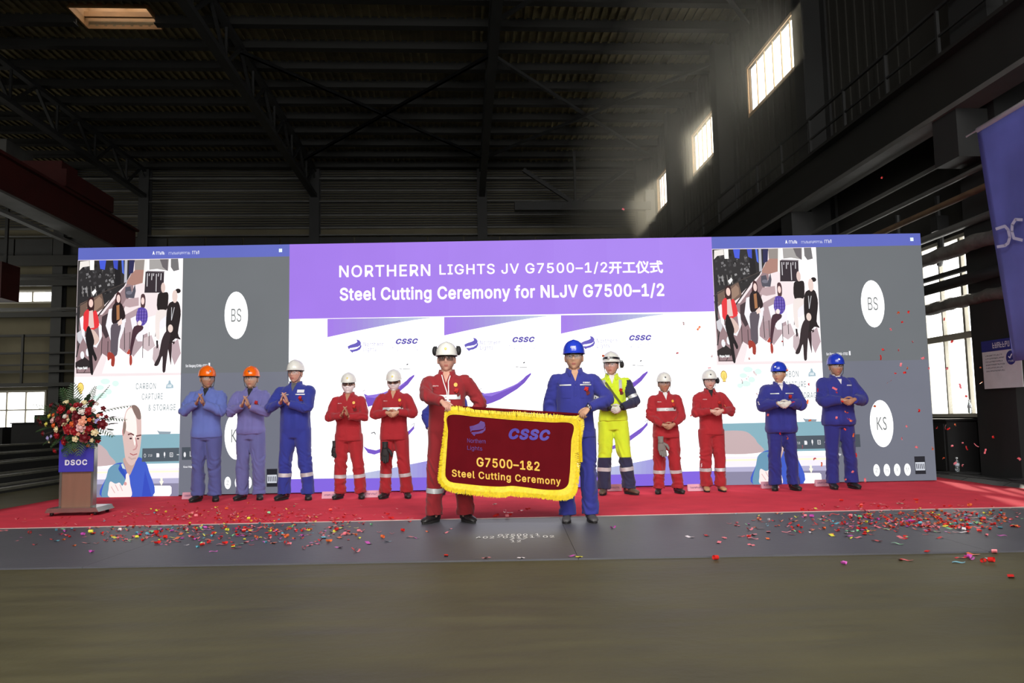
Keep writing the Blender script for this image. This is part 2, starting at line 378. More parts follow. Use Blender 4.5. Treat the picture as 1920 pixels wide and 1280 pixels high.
# dark louvred upper part of the end wall, girts and walkway
for k in range(26):
    z = 9.75 + k * .115
    MB().box(LX, WX, EY - .16, EY - .13, z, z + (.055 if k % 5 else .09)).obj('girt', m_steel if k % 5 else m_steel2, we)
for z, m, h in ((9.35, m_steel2, .06), (11.95, m_steel2, .07), (10.9, m_steel2, .05)):
    MB().box(LX, WX, EY - .5, EY - .3, z, z + h).obj('rail', m, we)
for k in range(23):
    x = WX - 1.65 * (k + 1); MB().box(x + .03, x + 1.62, EY - .35, EY - .3, 8.55, 9.3).obj('panel', m_steel, we)
for z, h in ((2.75, .16), (3.35, .1), (3.65, .07), (4.15, .08), (4.9, .1), (5.75, .22), (7.12, .5), (8.0, .45)):  # the two thick top bars are added to darken the upper band
    MB().box(LX, -11, EY - .9, EY - .75, z, z + h).obj('rail', m_purlin, we)
for x in (-21.0, -18.9, -16.6): MB().beam((x, EY - .9, 2.9), (x, EY - .9, 5.0), .09, up=(0,1,0)).obj('rail_post', m_purlin, we)
for x in (.95, -6.6, -14.1, -17.7):
    c = MB().box(x - .22, x + .22, EY - .62, EY - .58, 0, CZ).box(x - .22, x + .22, EY - .24, EY - .2, 0, CZ).box(x - .03, x + .03, EY - .58, EY - .24, 0, CZ)
    tag(hobj(c, 'steel_column', m_steel), {.95: 'dark end wall column behind the stage, first from the right wall', -6.6: 'dark end wall column standing behind the left part of the screen, second from the right wall',
        -14.1: 'dark end wall column above the left end of the screen, third from the right wall', -17.7: 'dark end wall column just left of the screen edge, right of the far windows'}[x], 'column', 'columns of the end wall')
struct(hobj(MB().box(LX - .2, LX, BY, EY, 0, CZ), 'wall_left', m_wall))
struct(hobj(wall_with_holes('x', BY - .2, BY, LX, WX, 0, CZ, [(-7, 7, 0, 7)]), 'wall_front', m_wall))

# ---- roof: deck, purlins, longitudinal trusses, braces, skylight
SKY = (-10.8, -8.7, 22.2, 23.4)
dk = MB()
def deck_cell(x0, x1, y0, y1): dk.box(x0, x1, y0, y1, CZ, CZ + .1)
deck_cell(LX, SKY[0], BY, EY); deck_cell(SKY[1], WX + .2, BY, EY); deck_cell(SKY[0], SKY[1], BY, SKY[2]); deck_cell(SKY[0], SKY[1], SKY[3], EY)
ce = struct(hobj(dk, 'ceiling', m_deck))
for k in range(32):
    y = EY - .8 - k * 1.47
    if y < 1: break
    pm = MB()
    segs = [(LX, WX)] if not (SKY[2] - .1 < y < SKY[3] + .1) else [(LX, SKY[0] - .05), (SKY[1] + .05, WX)]
    for a, b in segs: pm.box(a, b, y - .04, y + .04, CZ - .3, CZ); pm.box(a, b, y - .14, y + .14, CZ - .32, CZ - .29)
    pm.obj('purlin', m_purlin, ce)
rb = MB()
for k in range(150):
    x = WX - .2 - k * .25
    if SKY[0] - .1 < x < SKY[1] + .1: rb.box(x, x + .08, 3, SKY[2], CZ - .045, CZ); rb.box(x, x + .08, SKY[3], EY, CZ - .045, CZ)
    else: rb.box(x, x + .08, 3, EY, CZ - .045, CZ)
tag(rb.obj('deck_ribs', m_deck, ce), kind='stuff')
for x in (.95, -6.6, -14.1, -21.6):
    tr = MB(); zb = CZ - 1.5
    tr.box(x - .13, x + .13, 2, EY - .3, zb - .12, zb + .04); tr.box(x - .1, x + .1, 2, EY - .3, CZ - .45, CZ - .3)
    k = 0
    yy = 2.0
    while yy < EY - 2:
        tr.beam((x, yy, zb), (x, yy + 1.47, CZ - .4), .09); tr.beam((x, yy + 1.47, CZ - .4), (x, yy + 2.94, zb), .09); tr.beam((x, yy, zb), (x, yy, CZ - .4), .07, up=(0,1,0)); yy += 2.94
    tr.obj('roof_truss', m_steel, ce)
for (x0, x1) in ((.95, WX), (-6.6, .95)):
    for y in ((12, 24) if x0 > 0 else (24, 24)):
        for s in (0, 1):
            MB().beam((x0, y + 10*s, CZ - .5 - .05*s), (x1, y + 10*(1-s), CZ - .5 - .05*s), .1).obj('wind_brace', m_steel, ce)
# frames across the hall near the end wall (portal with knee braces)
for s, x in ((1, WX - .3),):
    MB().beam((x - 3.2, 33.5, 10.0), (x - 1.0, 33.5, CZ - 1.2), .16).beam((x - 3.2, 33.5, 10.0), (x - 5.4, 33.5, CZ - 1.2), .16).beam((x - 3.2, 33.5, 10.0), (x - 3.2, 33.5, CZ - .4), .1).beam((x - 5.8, 33.5, 9.9), (x, 33.5, 9.9), .35).obj('portal_frame', m_steel, ce)
    MB().beam((x, 33.6, 9.2), (x, 33.6, 10.6), .4, .4, up=(0,1,0)).obj('knee_plate', m_steel2, ce)
sk = MB(); a, b, c_, d_ = SKY
m_well = mat('skylight_well_paint', (150,112,70), .7, var=.2, vscale=2)
for (x0, x1, y0, y1) in ((a - .05, a, c_, d_), (b, b + .05, c_, d_), (a, b, c_ - .05, c_), (a, b, d_, d_ + .05)): sk.box(x0, x1, y0, y1, CZ - .12, CZ + .7)
so_ = struct(hobj(sk, 'window_7', m_well))
for k in range(2):
    MB().box(a + (b-a)*k/2 + .04, a + (b-a)*(k+1)/2 - .04, c_, d_, CZ + .65, CZ + .67).obj('pane', m_glass, so_)
MB().box((a+b)/2 - .05, (a+b)/2 + .05, c_, d_, CZ + .55, CZ + .7).obj('mullion', m_well, so_)
MB().box(a, b, c_ + .9, c_ + 1.0, CZ + .1, CZ + .25).obj('cross_beam', m_well, so_)

# ---- left side: crane runway, red crane, low cutting beds
g = MB().box(-14.35, -13.85, 8, EY - 2, 8.1, 9.2); g.box(-14.5, -13.7, 8, EY - 2, 9.2, 9.3)
o = hobj(g, 'red_crane_runway', m_red); tag(o, 'dark red crane runway girder high along the left side', 'girder')
MB().box(-14.5, -13.7, 8, EY - 2, 8.02, 8.1).obj('lower_flange', m_steel2, o)
MB().box(-13.3, -13.1, 8, EY - 6, 7.15, 7.25).obj('conductor_rail', m_steel2, o)
g = MB().box(-21, -14.4, 29.5, 30.7, 9.4, 10.6)
o = hobj(g, 'overhead_crane', m_red); tag(o, 'red overhead crane bridge far back at the upper left', 'crane')
MB().box(-15.2, -13.6, 28.2, 32.0, 9.3, 9.9).obj('end_carriage', m_red, o)
MB().box(-17.4, -16.2, 29.2, 31.0, 10.6, 11.3).obj('trolley', m_steel2, o)
MB().box(-17.3, -16.3, 29.4, 30.6, 5.6, 6.9).obj('operator_cab', m_red, o)
MB().beam((-17.0, 30, 6.9), (-17.0, 30, 9.4), .1).beam((-16.5, 30, 6.9), (-16.5, 30, 9.4), .1).obj('hanger', m_steel, o)
stair = MB()
for z in (6.6, 5.4): stair.box(-17.5, -12.8, 31.0, 31.6, z, z + .06)
tag(hobj(stair, 'access_platform', m_steel2), 'pale access platform far back, left of the big screen', 'platform')
for i, (x, z, y1, lab) in enumerate(((-7.6, .07, 22, 'low steel floor rail closest to the red carpet on the left'), (-8.7, .16, 26, 'steel floor rail second from the carpet on the left'), (-10.0, .3, 30, 'raised steel bed rail third from the carpet on the left'),
        (-11.3, .42, 32, 'raised steel bed rail fourth from the carpet on the left'), (-12.8, .55, 34, 'tallest steel bed rail farthest from the carpet on the left'))):
    b_ = MB().box(x - .35, x + .35, 6, y1, 0, z - .03); o = hobj(b_, 'cutting_bed_rail', m_steel); tag(o, lab, 'rail', 'rails of the cutting beds')
    MB().box(x + .27, x + .36, 6, y1, z - .03, z + .012).obj('rail_top', m_rail, o)
    MB().box(x - .33, x - .27, 6, y1, z - .03, z + .005).obj('rail_top', m_rail, o)
for i, (x, y, sx, sy, h) in enumerate(((-17.6, 31, 2.0, 1.2, 1.0), (-14.9, 30, 1.6, 1.4, 1.15), (-20.2, 30.5, 1.8, 1.2, .9), (-15.9, 33.4, 1.2, 1.0, .95))):
    mb = MB().box(x - sx/2, x + sx/2, y - sy/2, y + sy/2, .12, h); mb.box(x - sx/2 - .04, x + sx/2 + .04, y - sy/2 - .04, y + sy/2 + .04, h, h + .04)
    for dx in (-1, 1):
        mb.box(x + dx*(sx/2 - .1) - .05, x + dx*(sx/2 - .1) + .05, y - .3, y + .3, 0, .12)
    mb.box(x - .3, x + .1, y - .2, y + .2, h + .04, h + .3)
    o = hobj(mb, 'machine_cabinet', m_dark)
    tag(o, ['dark machine cabinet before the end wall window, second from the left', 'tallest dark machine cabinet, third from the left, before the end wall', 'wide dark machine cabinet at the left edge before the end wall', 'dark machine cabinet rightmost of the far row, behind the screen edge'][i], 'cabinet', 'machine cabinets at the end wall')

# ================================================================== STAGE FLOOR
m_carpet = mat('red_carpet_pile', (220,68,84), .95, var=.1, vscale=3, bump=.25, bscale=180, spec=.05)
m_plate = mat('grey_steel_plate', (76,76,83), .5, var=.12, vscale=1.2, bump=.06, bscale=20, spec=.4)
m_tape = mat('white_edge_tape', (200,170,165), .6)
m_marking = mat('white_marking_paint', (235,235,235), .6)
cp = MB(); nx, ny = 60, 24
for j in range(ny + 1):
    for i in range(nx + 1):
        x = -6.42 + 12.8 * i / nx; y = 8.36 + 4.3 * j / ny
        cp.v.append(Vector((x + .03 * noise.noise((y*1.3, x, 0)) * (1 if i in (0, nx) else 0), y + .0155 * x, .012 + .004 * noise.noise((x*.7, y*.9, 0)) + (.01 if i in (0, nx) else 0))))
for j in range(ny):
    for i in range(nx): cp.f.append([j*(nx+1)+i, j*(nx+1)+i+1, (j+1)*(nx+1)+i+1, (j+1)*(nx+1)+i]); cp.m.append(0); cp.c.append(None)
for j in range(2):    # left tongue that runs out of the picture
    pass
cp.add([(-6.42, 8.26, .016), (-6.42, 10.2, .016), (-7.2, 10.0, .012), (-7.2, 8.25, .012)], [(0, 1, 2, 3)])
cp.add([(6.38, 8.5, .016), (7.5, 8.52, .012), (7.5, 9.9, .012), (6.38, 10.9, .016)], [(0, 1, 2, 3)])
carpet = cp.obj('red_carpet', m_carpet, None, True); tag(carpet, 'bright red carpet laid from the grey plates back under the big screen', 'carpet')
carpet.location.z = -.004
sol = carpet.modifiers.new('s', 'SOLIDIFY'); sol.thickness = .006
def yfar(x): return 8.40 + .0165 * x
def ynear(x): return 5.98 - .0097 * x
pl = empty('floor_plate', (0, 7, 0)); tag(pl, 'strip of grey steel floor plates in front of the red carpet', 'plate')
xs = [-7.3, -5.2, -3.15, .45, 3.4, 5.4, 7.3]
for a, b in zip(xs, xs[1:]):
    a += .0015; b -= .0015
    q = MB().add([(a, ynear(a)-7, .0), (b, ynear(b)-7, .0), (b, yfar(b)-7, .0), (a, yfar(a)-7, .0), (a, ynear(a)-7, .012), (b, ynear(b)-7, .012), (b, yfar(b)-7, .012), (a, yfar(a)-7, .012)],
             [(4,5,6,7),(0,1,5,4),(1,2,6,5),(2,3,7,6),(3,0,4,7)])
    q.obj('plate', m_plate, pl)
MB().add([(-7.2, yfar(-7.2)-7-.006, .018), (7.2, yfar(7.2)-7-.006, .018), (7.2, yfar(7.2)-7+.008, .018), (-7.2, yfar(-7.2)-7+.008, .018), (-7.2, yfar(-7.2)-7-.006, .012), (7.2, yfar(7.2)-7-.006, .012)], [(0,1,2,3),(4,5,1,0)]).obj('edge_tape', m_tape, pl)
fp = Flat((0, 7, .0125), (1, 0, 0), (0, 1, 0))
tx = MB()
for body, x0, y0, x1, y1, h in (('G7500-1', 933, 1005.5, 1012, 1004, 4), ('402-03141-02', 892, 1009.5, 1040, 1007.5, 4), ('12', 958, 1016.5, 977, 1016, 4), ('/V', 955, 1012, 990, 1011, 3)):
    fp.text(tx, body, x0, y0, x1, y1, h, lift=.001, bold=.01, space=1.1)
tx.v = [p - Vector((0, 7, 0)) for p in tx.v]
tx.obj('marking_text', m_marking, pl)

# ================================================================== LED SCREEN
SX, SY, SYAW, SW, SH, SZ = -.139, 11.788, .0069, 12.447, 3.619, .02
scr = empty('led_screen', (SX, SY, 0), SYAW); tag(scr, 'wide glowing LED screen wall standing on the red carpet behind everyone', 'screen')
SM = scr.matrix_basis if False else Matrix.Translation((SX, SY, 0)) @ Matrix.Rotation(SYAW, 4, 'Z')
SMI = SM.inverted()
m_cab = mat('screen_cabinet', (24,24,26), .6); m_pic = picture_mat('lit_screen_picture', 1.0)
def sobj(mb, name, mats, parent=scr):
    mb.v = [SMI @ p for p in mb.v]; return mb.obj(name, mats, parent)
mb = MB(); mods = 26
for i in range(mods):
    x0 = -SW/2 + SW * i / mods; mb.box(x0 + .001, x0 + SW/mods - .001, .004, .085, SZ, SZ + SH)
tag(mb.obj('cabinet_modules', m_cab, scr), kind='stuff')
for i in range(7):
    x = -SW/2 + .3 + (SW - .6) * i / 6
    MB().beam((x, .12, .0), (x, .12, SH), .05, up=(0,1,0)).beam((x, .12, 2.4), (x, .5, .03), .04).beam((x, .12, .05), (x, .52, .05), .05).obj('support_strut', m_steel2, scr)
S = Flat(SM @ Vector((0, .003, 0)), SM.to_3x3() @ Vector((1, 0, 0)), (0, 0, 1))
uR = S.uv(1334, 447)[0]; uL = S.uv(147, 466)[0]; DX = uR - uL
def C(r, g, b, k=1.0):
    c = rgb(r, g, b); return (c[0]*k, c[1]*k, c[2]*k, 1)
WHITE = C(255,255,255,1.55)
def half(z): return S.uv
# purple title panel and the white slide field
def rect_uv(mb, x0, x1, z0, z1, col, lift): mb.add([S.P(x0, z0, lift), S.P(x1, z0, lift), S.P(x1, z1, lift), S.P(x0, z1, lift)], [(0,1,2,3)], 0, col)
ZT = SZ + SH; uA = S.uv(543, 457)[0]; uB = uR
zP = S.uv(543, 598)[1]; zB = S.uv(543, 898)[1]
mb = MB(); n = 8
for k in range(n):
    a = uA + (uB - uA)*k/n; b = uA + (uB - uA)*(k+1)/n
    rect_uv(mb, a, b, zP, ZT, C(*[int(p + (q-p)*k/(n-1)) for p, q in zip((164,122,236), (172,134,242))], 1.0), 0)
sobj(mb, 'title_panel', m_pic)
mb = MB(); rect_uv(mb, uA, uB, zB, zP, WHITE, 0); sobj(mb, 'slide_field', m_pic)
mb = MB(); rect_uv(mb, uA, uB, SZ, zB, C(134,104,226), 0); sobj(mb, 'bottom_band', m_pic)
TT = C(255,244,255,1.25); mb = MB()
S.text(mb, 'NORTHERN', 636, 520, 807, 517.4, 22.5, TT, bold=.012, space=1.1); sobj(mb, 'title_text', m_pic); mb = MB()
S.text(mb, 'LIGHTS JV G7500\u20131/2', 824, 517.5, 1139, 513, 22.5, TT, bold=.012, space=1.1); sobj(mb, 'title_text', m_pic); mb = MB()
S.text(mb, '\u5f00\u5de5\u4eea\u5f0f', 1142, 513.5, 1243.5, 512, 24, TT, bold=.028); sobj(mb, 'title_text', m_pic); mb = MB()
S.text(mb, 'Steel Cutting Ceremony for NLJV G7500\u20131/2', 637, 570, 1246, 561.5, 31.5, TT, bold=.022, space=1.05)
sobj(mb, 'title_text', m_pic)
LOGO = C(104,92,190)
def dense(pts, n=20):
    o = []
    for k in range(n + 1):
        t = k/n*(len(pts)-1); i = min(int(t), len(pts)-2); f = t - i; o.append((pts[i][0]*(1-f) + pts[i+1][0]*f, pts[i][1]*(1-f) + pts[i+1][1]*f))
    return o
def tint(cs, n=20):
    o = []
    for k in range(n):
        t = k/(n-1)*(len(cs)-1); i = min(int(t), len(cs)-2); f = t - i; o.append(C(*[a*(1-f) + b*f for a, b in zip(cs[i], cs[i+1])]))
    return o
def slides():
    for i in range(3):
        wd = MB(); wd2 = MB(); lg = MB(); lg2 = MB(); sh = MB(); sh2 = MB()
        ox = 218.8 * i; oy = -3.3 * i
        def q(pts): return [(x + ox, y + oy) for x, y in pts]
        # upper wedge in three tints
        cur = [(614,632),(660,622),(700,614),(740,606),(775,600),(806,596)]; top = [(x, 597.5 - (x-614)*.0155) for x, _ in cur]
        cols = tint(((164,124,234),(164,140,226),(170,165,222),(184,190,226),(210,214,236))); cur = dense(cur); top = dense(top)
        for k in range(20): S.poly(wd, q([top[k], top[k+1], cur[k+1], cur[k]]), cols[k], .001)
        wd, wd2 = wd2, wd
        cur = [(640,892),(685,886),(725,879),(765,871),(800,864),(833,857)]; bot = [(x, 897.5 - (x-614)*.0155) for x, _ in cur]
        cols = tint(((214,216,236),(190,196,228),(176,180,226),(162,156,226),(150,136,226))); cur = dense(cur); bot = dense(bot)
        for k in range(20): S.poly(wd, q([cur[k], cur[k+1], bot[k+1], bot[k]]), cols[k], .001)
        # swoosh emblem: two ribbons
        S.poly(lg, q([(652,649),(658,646),(666,643.5),(670,641),(668.5,636),(674,638),(677,642.5),(676,647),(671,650),(663,651.5),(656,652.5),(654.5,655),(652.5,652)]), LOGO, .002)
        S.poly(lg, q([(677.3,645),(677.8,650),(675,655),(669,658),(662,659.5),(661,661.5),(657,658),(655,655.5),(662,655.5),(669,653.5),(674,650)]), LOGO, .002)
        S.text(lg, 'Northern', 681.5 + ox, 649 + oy, 719.5 + ox, 648.4 + oy, 7.5, C(140,135,190), space=1.2)
        S.text(lg, 'Lights', 681.5 + ox, 660.5 + oy, 705.5 + ox, 660.1 + oy, 9.5, C(140,135,190), space=1.2)
        lg, lg2 = lg2, lg
        S.text(lg, 'CSSC', 742 + ox, 645.2 + oy, 784 + ox, 644.5 + oy, 10.5, C(92,80,176), bold=.05, shear=.3, space=1.12)
        S.text(lg, 'DALIAN SHIPBUILDING', 736 + ox, 653.6 + oy, 789.5 + ox, 652.8 + oy, 3.4, C(160,156,200))
        S.text(lg, 'INDUSTRY CO.,LTD.', 739.5 + ox, 659 + oy, 786 + ox, 658.3 + oy, 3.4, C(160,156,200))
        zz = lambda pts: q([(540 + .15625*x, 580 + .15625*y) for x, y in pts])
        S.poly(sh, zz([(900,985),(915,1012),(960,1030),(1060,1016),(1150,996),(1260,950),(1340,915),(1420,855),(1455,818),(1515,780),(1516,802),(1440,900),(1350,976),(1150,1098),(1050,1140),(958,1168),(942,1110),(925,1050)]), C(120,84,200), .002)
        S.poly(sh, zz([(930,1032),(1060,1018),(1150,1000),(1260,955),(1400,880),(1395,895),(1260,970),(1150,1015),(1040,1062),(935,1050)]), C(150,118,226), .003)
        S.stroke(sh, zz([(900,985),(908,975),(925,968)]), .8, C(90,80,110), .003)
        S.stroke(sh, zz([(1335,710),(1365,712)]), 1.0, C(70,70,80), .003); S.stroke(sh, zz([(1380,714),(1465,716)]), .9, C(80,80,90), .003)
        S.stroke(sh, zz([(1425,662),(1440,655)]), 2, C(60,60,70), .003)
        sh, sh2 = sh2, sh
        # second, lower vessel
        S.poly(sh, q([(681,836),(690,841),(705,844),(722,838),(748,820),(768,806),(776,798),(777,803),(764,818),(742,834),(722,845),(702,852),(690,849)]), C(124,92,204), .002)
        S.stroke(sh, q([(696,812),(702,810),(704,814)]), 1.6, C(60,60,70), .003); S.stroke(sh, q([(771,797),(777,793),(776,801)]), .8, C(120,120,130), .003)
        S.text(sh, 'CSSC', 724 + ox, 838.5 + oy, 741 + ox, 828 + oy, 4, C(230,225,245), lift=.004, bold=.02)
        for b_, nm in ((wd, 'slide_wedge'), (wd2, 'slide_wedge'), (lg2, 'swoosh_logo'), (lg, 'letter_logo'), (sh2, 'ship_picture'), (sh, 'ship_picture')): sobj(b_, nm, m_pic)
slides()

def feed(dx):
    """one video-call panel: header bar, meeting picture, slide with a man, grey tiles"""
    u0 = uL + dx; u1 = u0 + (uA - uL); zh = S.uv(345, 484)[1]
    mb = MB(); rect_uv(mb, u0, u1 if dx == 0 else SW/2, zh, ZT, C(98,108,196), 0)
    def T(b, *a, **k): S.text(mb, b, *a, dx=dx, **k)
    T('A', 286, 477.5, 290, 477.4, 6.5, C(255,255,255,1.2), bold=.03); T('#5', 292.5, 477.3, 309, 477, 5.5, C(255,255,255,1.2))
    T('#14', 316, 477.2, 357, 476.4, 4.5, C(210,214,246)); T('#4', 360, 476.3, 374, 475.9, 6, C(250,250,255), bold=.03)
    S.poly(mb, [(523,466.2),(529,466),(529,472.4),(523,472.6)], C(225,250,255,1.2), .001, dx=dx)
    sobj(mb, 'header_bar', m_pic)
    uV = S.uv(341, 600)[0] + dx; zV = S.uv(150, 706.5)[1]
    # grey tiles
    mb = MB(); ue = u1 if dx == 0 else SW/2
    zm = S.uv(345, 700)[1]
    rect_uv(mb, uV, ue, zm, zh, C(112,116,120), 0); rect_uv(mb, uV, ue, SZ, zm, C(116,119,132), 0)
    for cy, t in ((591,'BS'), (817,'KS')):
        S.ellipse(mb, 443, cy, 22, 44.5, WHITE, .001, dx=dx)
        S.text(mb, t + ('' if t[0] == 'K' else ''), 433.5, cy + 12.5, 452.5, cy + 12.1, 25, C(120,124,124), .002, dx=dx)
    for k in range(4): 
        S.ellipse(mb, 427 + k*19.5, 905 - k*.4, 6, 11.5, WHITE, .001, dx=dx); S.text(mb, 'ZHXM'[k], 424.5 + k*19.5, 909 - k*.4, 429.5 + k*19.5, 909 - k*.4, 8, C(130,135,140), .002, dx=dx)
    S.text(mb, 'Sun Xiaogang SCHNA-STSE3', 348, 689.5, 389, 689, 6.5, C(245,245,250), .001, dx=dx, bold=.02); S.poly(mb, [(391,680),(394,680),(394,688),(391,688)], C(250,250,255), .001, dx=dx)
    S.text(mb, 'Knut Helge', 344, 878, 362, 877.6, 5, C(245,245,250), .001, dx=dx, bold=.02)
    S.poly(mb, [(500,879),(520,878.5),(520,912),(500,912.4)], C(34,36,44), .001, dx=dx)
    S.poly(mb, [(501,890),(519,889.5),(519,905),(501,905.4)], C(210,214,224), .002, dx=dx)
    for k in range(5): S.stroke(mb, [(503 + k*3.4, 893), (503.6 + k*3.4, 902)], 1.5, C(60,60,76), .003, dx=dx)
    S.poly(mb, [(341,838.3),(400,837),(400,861),(341,862)], C(74,82,92), .001, dx=dx)
    S.ellipse(mb, 346.5, 852, 2.2, 5, C(235,235,240), .002, dx=dx, n=10); S.stroke(mb, [(356.5,846),(356.5,855),(359,855)], 1, C(235,235,240), .002, dx=dx)
    for k in range(3): S.ellipse(mb, 368 + k*4, 851, 1.3, 1.3, C(235,235,240), .002, dx=dx, n=8)
    sobj(mb, 'participant_tiles', m_pic)
    # ---------------- meeting picture
    S.xmax = uV
    mb = MB(); rect_uv(mb, u0, uV, zV, zh, C(236,222,224,1.15), 0)
    Z = lambda pts: [(140 + .1718*x, 480 + .1718*y) for x, y in pts]
    def P(pts, c, l=.001, k=1.0): S.poly(mb, arc_pts(Z(pts), 3) if l > .0042 and len(pts) > 4 else Z(pts), C(*c, k), l, dx=dx)
    def K(pts, wdt, c, l=.002, k=1.0): S.stroke(mb, Z(pts), wdt*.1718, C(*c, k), l, dx=dx)
    def E(x, y, rx, ry, c, l=.002, k=1.0): S.ellipse(mb, 140+.1718*x, 480+.1718*y, rx*.1718, ry*.1718, C(*c, k), l, dx=dx, n=14)
    P([(660,40),(1195,28),(1195,600),(1100,640),(900,640),(700,700),(560,760),(430,860),(300,1280),(1170,1270),(1180,600),(1000,300),(760,300)], (255,246,248), .0006, 1.3)
    P([(20,640),(300,640),(560,320),(640,140),(640,360),(560,520),(420,900),(330,1000),(200,1280),(15,1280)], (158,130,134), .0008)
    P([(440,700),(700,560),(780,640),(800,900),(640,1100),(560,980),(470,860)], (186,162,168), .0009)
    P([(585,250),(660,150),(760,150),(750,290),(640,320),(560,300)], (178,134,122), .0012); P([(655,42),(765,38),(760,150),(655,150)], (156,146,140), .0012)
    P([(815,36),(1030,32),(1020,160),(900,140),(815,150)], (172,168,166), .0012); P([(930,34),(1020,32),(1015,165),(960,120)], (110,104,108), .0016)
    P([(765,38),(798,38),(768,300),(742,300)], (240,238,236), .0016, 1.1)
    P([(1050,30),(1130,28),(1140,150),(1080,165),(1050,120)], (120,118,120), .0012)
    P([(40,50),(660,42),(620,180),(540,330),(420,440),(300,560),(60,620),(30,1040),(20,700)], (44,42,44), .0011)
    rnd = random.Random(4)
    for k in range(70):
        x = rnd.uniform(50, 430); y = rnd.uniform(90, 420); s = rnd.uniform(8, 30); g = rnd.choice((28, 62, 90, 120, 150, 70))
        P([(x, y), (x + s, y - s*rnd.uniform(.2,1)), (x + s*1.3, y + s*rnd.uniform(.2,.9)), (x + s*.2, y + s)], (g, g - 2, g), .0016 + k*1e-5)
    for k in range(9): x = 60 + k*24; K([(x, 330), (x + 10, 440)], 6, (150,146,144) if k % 2 else (24,22,24), .0024)
    P([(60,60),(160,50),(165,110),(90,120),(50,160)], (226,220,214), .0026, 1.2); P([(165,50),(215,48),(212,150),(170,152)], (255,250,240), .0028, 1.3)
    P([(268,46),(345,44),(330,150),(280,140)], (66,86,206), .003, 1.2); P([(420,44),(475,44),(470,150),(430,130)], (60,76,190), .003, 1.1)
    P([(512,44),(535,44),(540,200),(520,180)], (80,110,220), .003, 1.1); P([(548,42),(578,42),(570,300),(540,300)], (190,190,200), .003); P([(596,42),(655,42),(640,180),(590,200)], (44,44,86), .003)
    P([(436,60),(500,60),(505,300),(470,340),(440,340)], (26,24,28), .0028)
    P([(60,520),(300,410),(330,560),(110,700),(60,660)], (120,96,84), .0026); P([(130,560),(270,440),(300,470),(300,540),(180,640)], (160,130,112), .003)
    K([(20,560),(300,400),(560,290)], 10, (70,62,60), .0032); K([(20,1100),(60,900),(430,430)], 14, (52,46,48), .0030); K([(20,620),(60,900)], 8, (80,76,78), .003)
    P([(775,170),(978,178),(970,400),(762,400)], (52,42,50), .003); 
    for x, y0, y1 in ((795,190,330),(818,190,215),(845,190,260),(865,190,215),(893,195,385),(918,190,220),(945,190,260)): K([(x, y0), (x - 4, y1)], 9, (214,210,214), .0034)
    P([(795,160),(985,165),(978,178),(780,172)], (130,122,128), .003)
    P([(555,340),(610,330),(625,400),(660,305),(668,380),(650,460),(560,455),(550,400)], (86,84,96), .003); K([(575,455),(570,520)], 5, (60,56,60)); K([(650,455),(652,520)], 5, (60,56,60)); E(595,400,35,20,(122,120,134), .0034)
    P([(185,395),(225,360),(240,385),(205,435)], (240,238,236), .0034, 1.2)
    # soft shadows under the chairs
    for pts, c in (([(290,900),(380,860),(420,1000),(360,1100),(300,1060)], (150,120,126)), ([(500,860),(620,820),(640,960),(560,1060),(490,1000)], (176,150,156)), ([(740,900),(840,860),(880,980),(800,1040),(740,1000)], (214,194,198)),
                   ([(860,1000),(920,960),(940,1100),(880,1180),(850,1120)], (206,186,190)), ([(1060,960),(1130,900),(1160,1060),(1090,1190),(1060,1100)], (196,172,178)), ([(560,470),(700,450),(700,540),(600,560),(520,540)], (196,168,172)), ([(300,660),(370,620),(390,860),(340,900),(290,800)], (70,54,60))):
        P(pts, c, .0032 if c[0] != 70 else .0035)
    # chairs
    for pts in ([(55,680),(90,650),(120,680),(110,880),(270,920),(260,720),(295,760),(300,880),(240,1000),(130,960),(80,860)], [(375,580),(410,570),(430,740),(560,720),(560,680),(540,800),(500,910),(400,940),(340,760)],
                [(610,680),(670,650),(690,840),(760,720),(820,730),(810,830),(750,860),(740,930),(690,930),(640,850)], [(880,640),(1000,600),(1010,760),(940,800),(880,760)]): P(pts, (236,233,238), .0036, 1.15)
    for a, b in (((300,880),(292,1080)), ((365,930),(362,1080)), ((545,780),(545,1020)), ((605,830),(600,1010)), ((750,860),(742,1110)), ((815,830),(812,980)), ((890,780),(880,880)), ((1060,950),(1050,1180)), ((1090,920),(1075,960))): K([a, b], 7, (56,46,50), .0038)
    P([(25,840),(70,810),(90,900),(60,960),(30,920)], (214,212,218), .0038)
    P([(10,1160),(110,1100),(170,1150),(165,1215),(60,1235),(10,1215)], (44,36,38), .004); E(85,1080,22,42,(236,236,240), .0044, 1.1); E(145,1050,22,45,(236,236,240), .0044, 1.1)
    K([(25,1220),(30,1275)], 6, (40,34,36), .0042); K([(130,1225),(100,1275)], 6, (40,34,36), .0042); K([(25,1272),(180,1268)], 6, (60,54,56), .0042)
    # five seated people: red cardigan, black jacket, blue check shirt, black jumper, black jacket
    P([(150,470),(205,450),(215,560),(190,660),(150,640),(140,560)], (58,30,32), .0044); P([(105,620),(150,580),(175,640),(230,590),(262,690),(255,780),(110,820),(98,700)], (226,52,58), .0046, 1.1)
    P([(160,600),(200,590),(215,780),(150,790)], (236,206,200), .005); E(180,515,24,45,(240,206,196), .0054, 1.1); P([(120,830),(200,800),(270,900),(240,960),(200,960)], (226,196,186), .005)
    P([(135,790),(165,770),(215,920),(205,1000),(245,1110),(225,1145),(195,1080),(205,1275),(175,1275),(150,1050),(120,900)], (26,20,24), .0054)
    P([(455,420),(480,390),(505,430),(500,520),(440,540)], (70,36,40), .0044); P([(420,540),(470,500),(520,530),(555,650),(520,700),(420,740),(405,640)], (38,24,28), .0046)
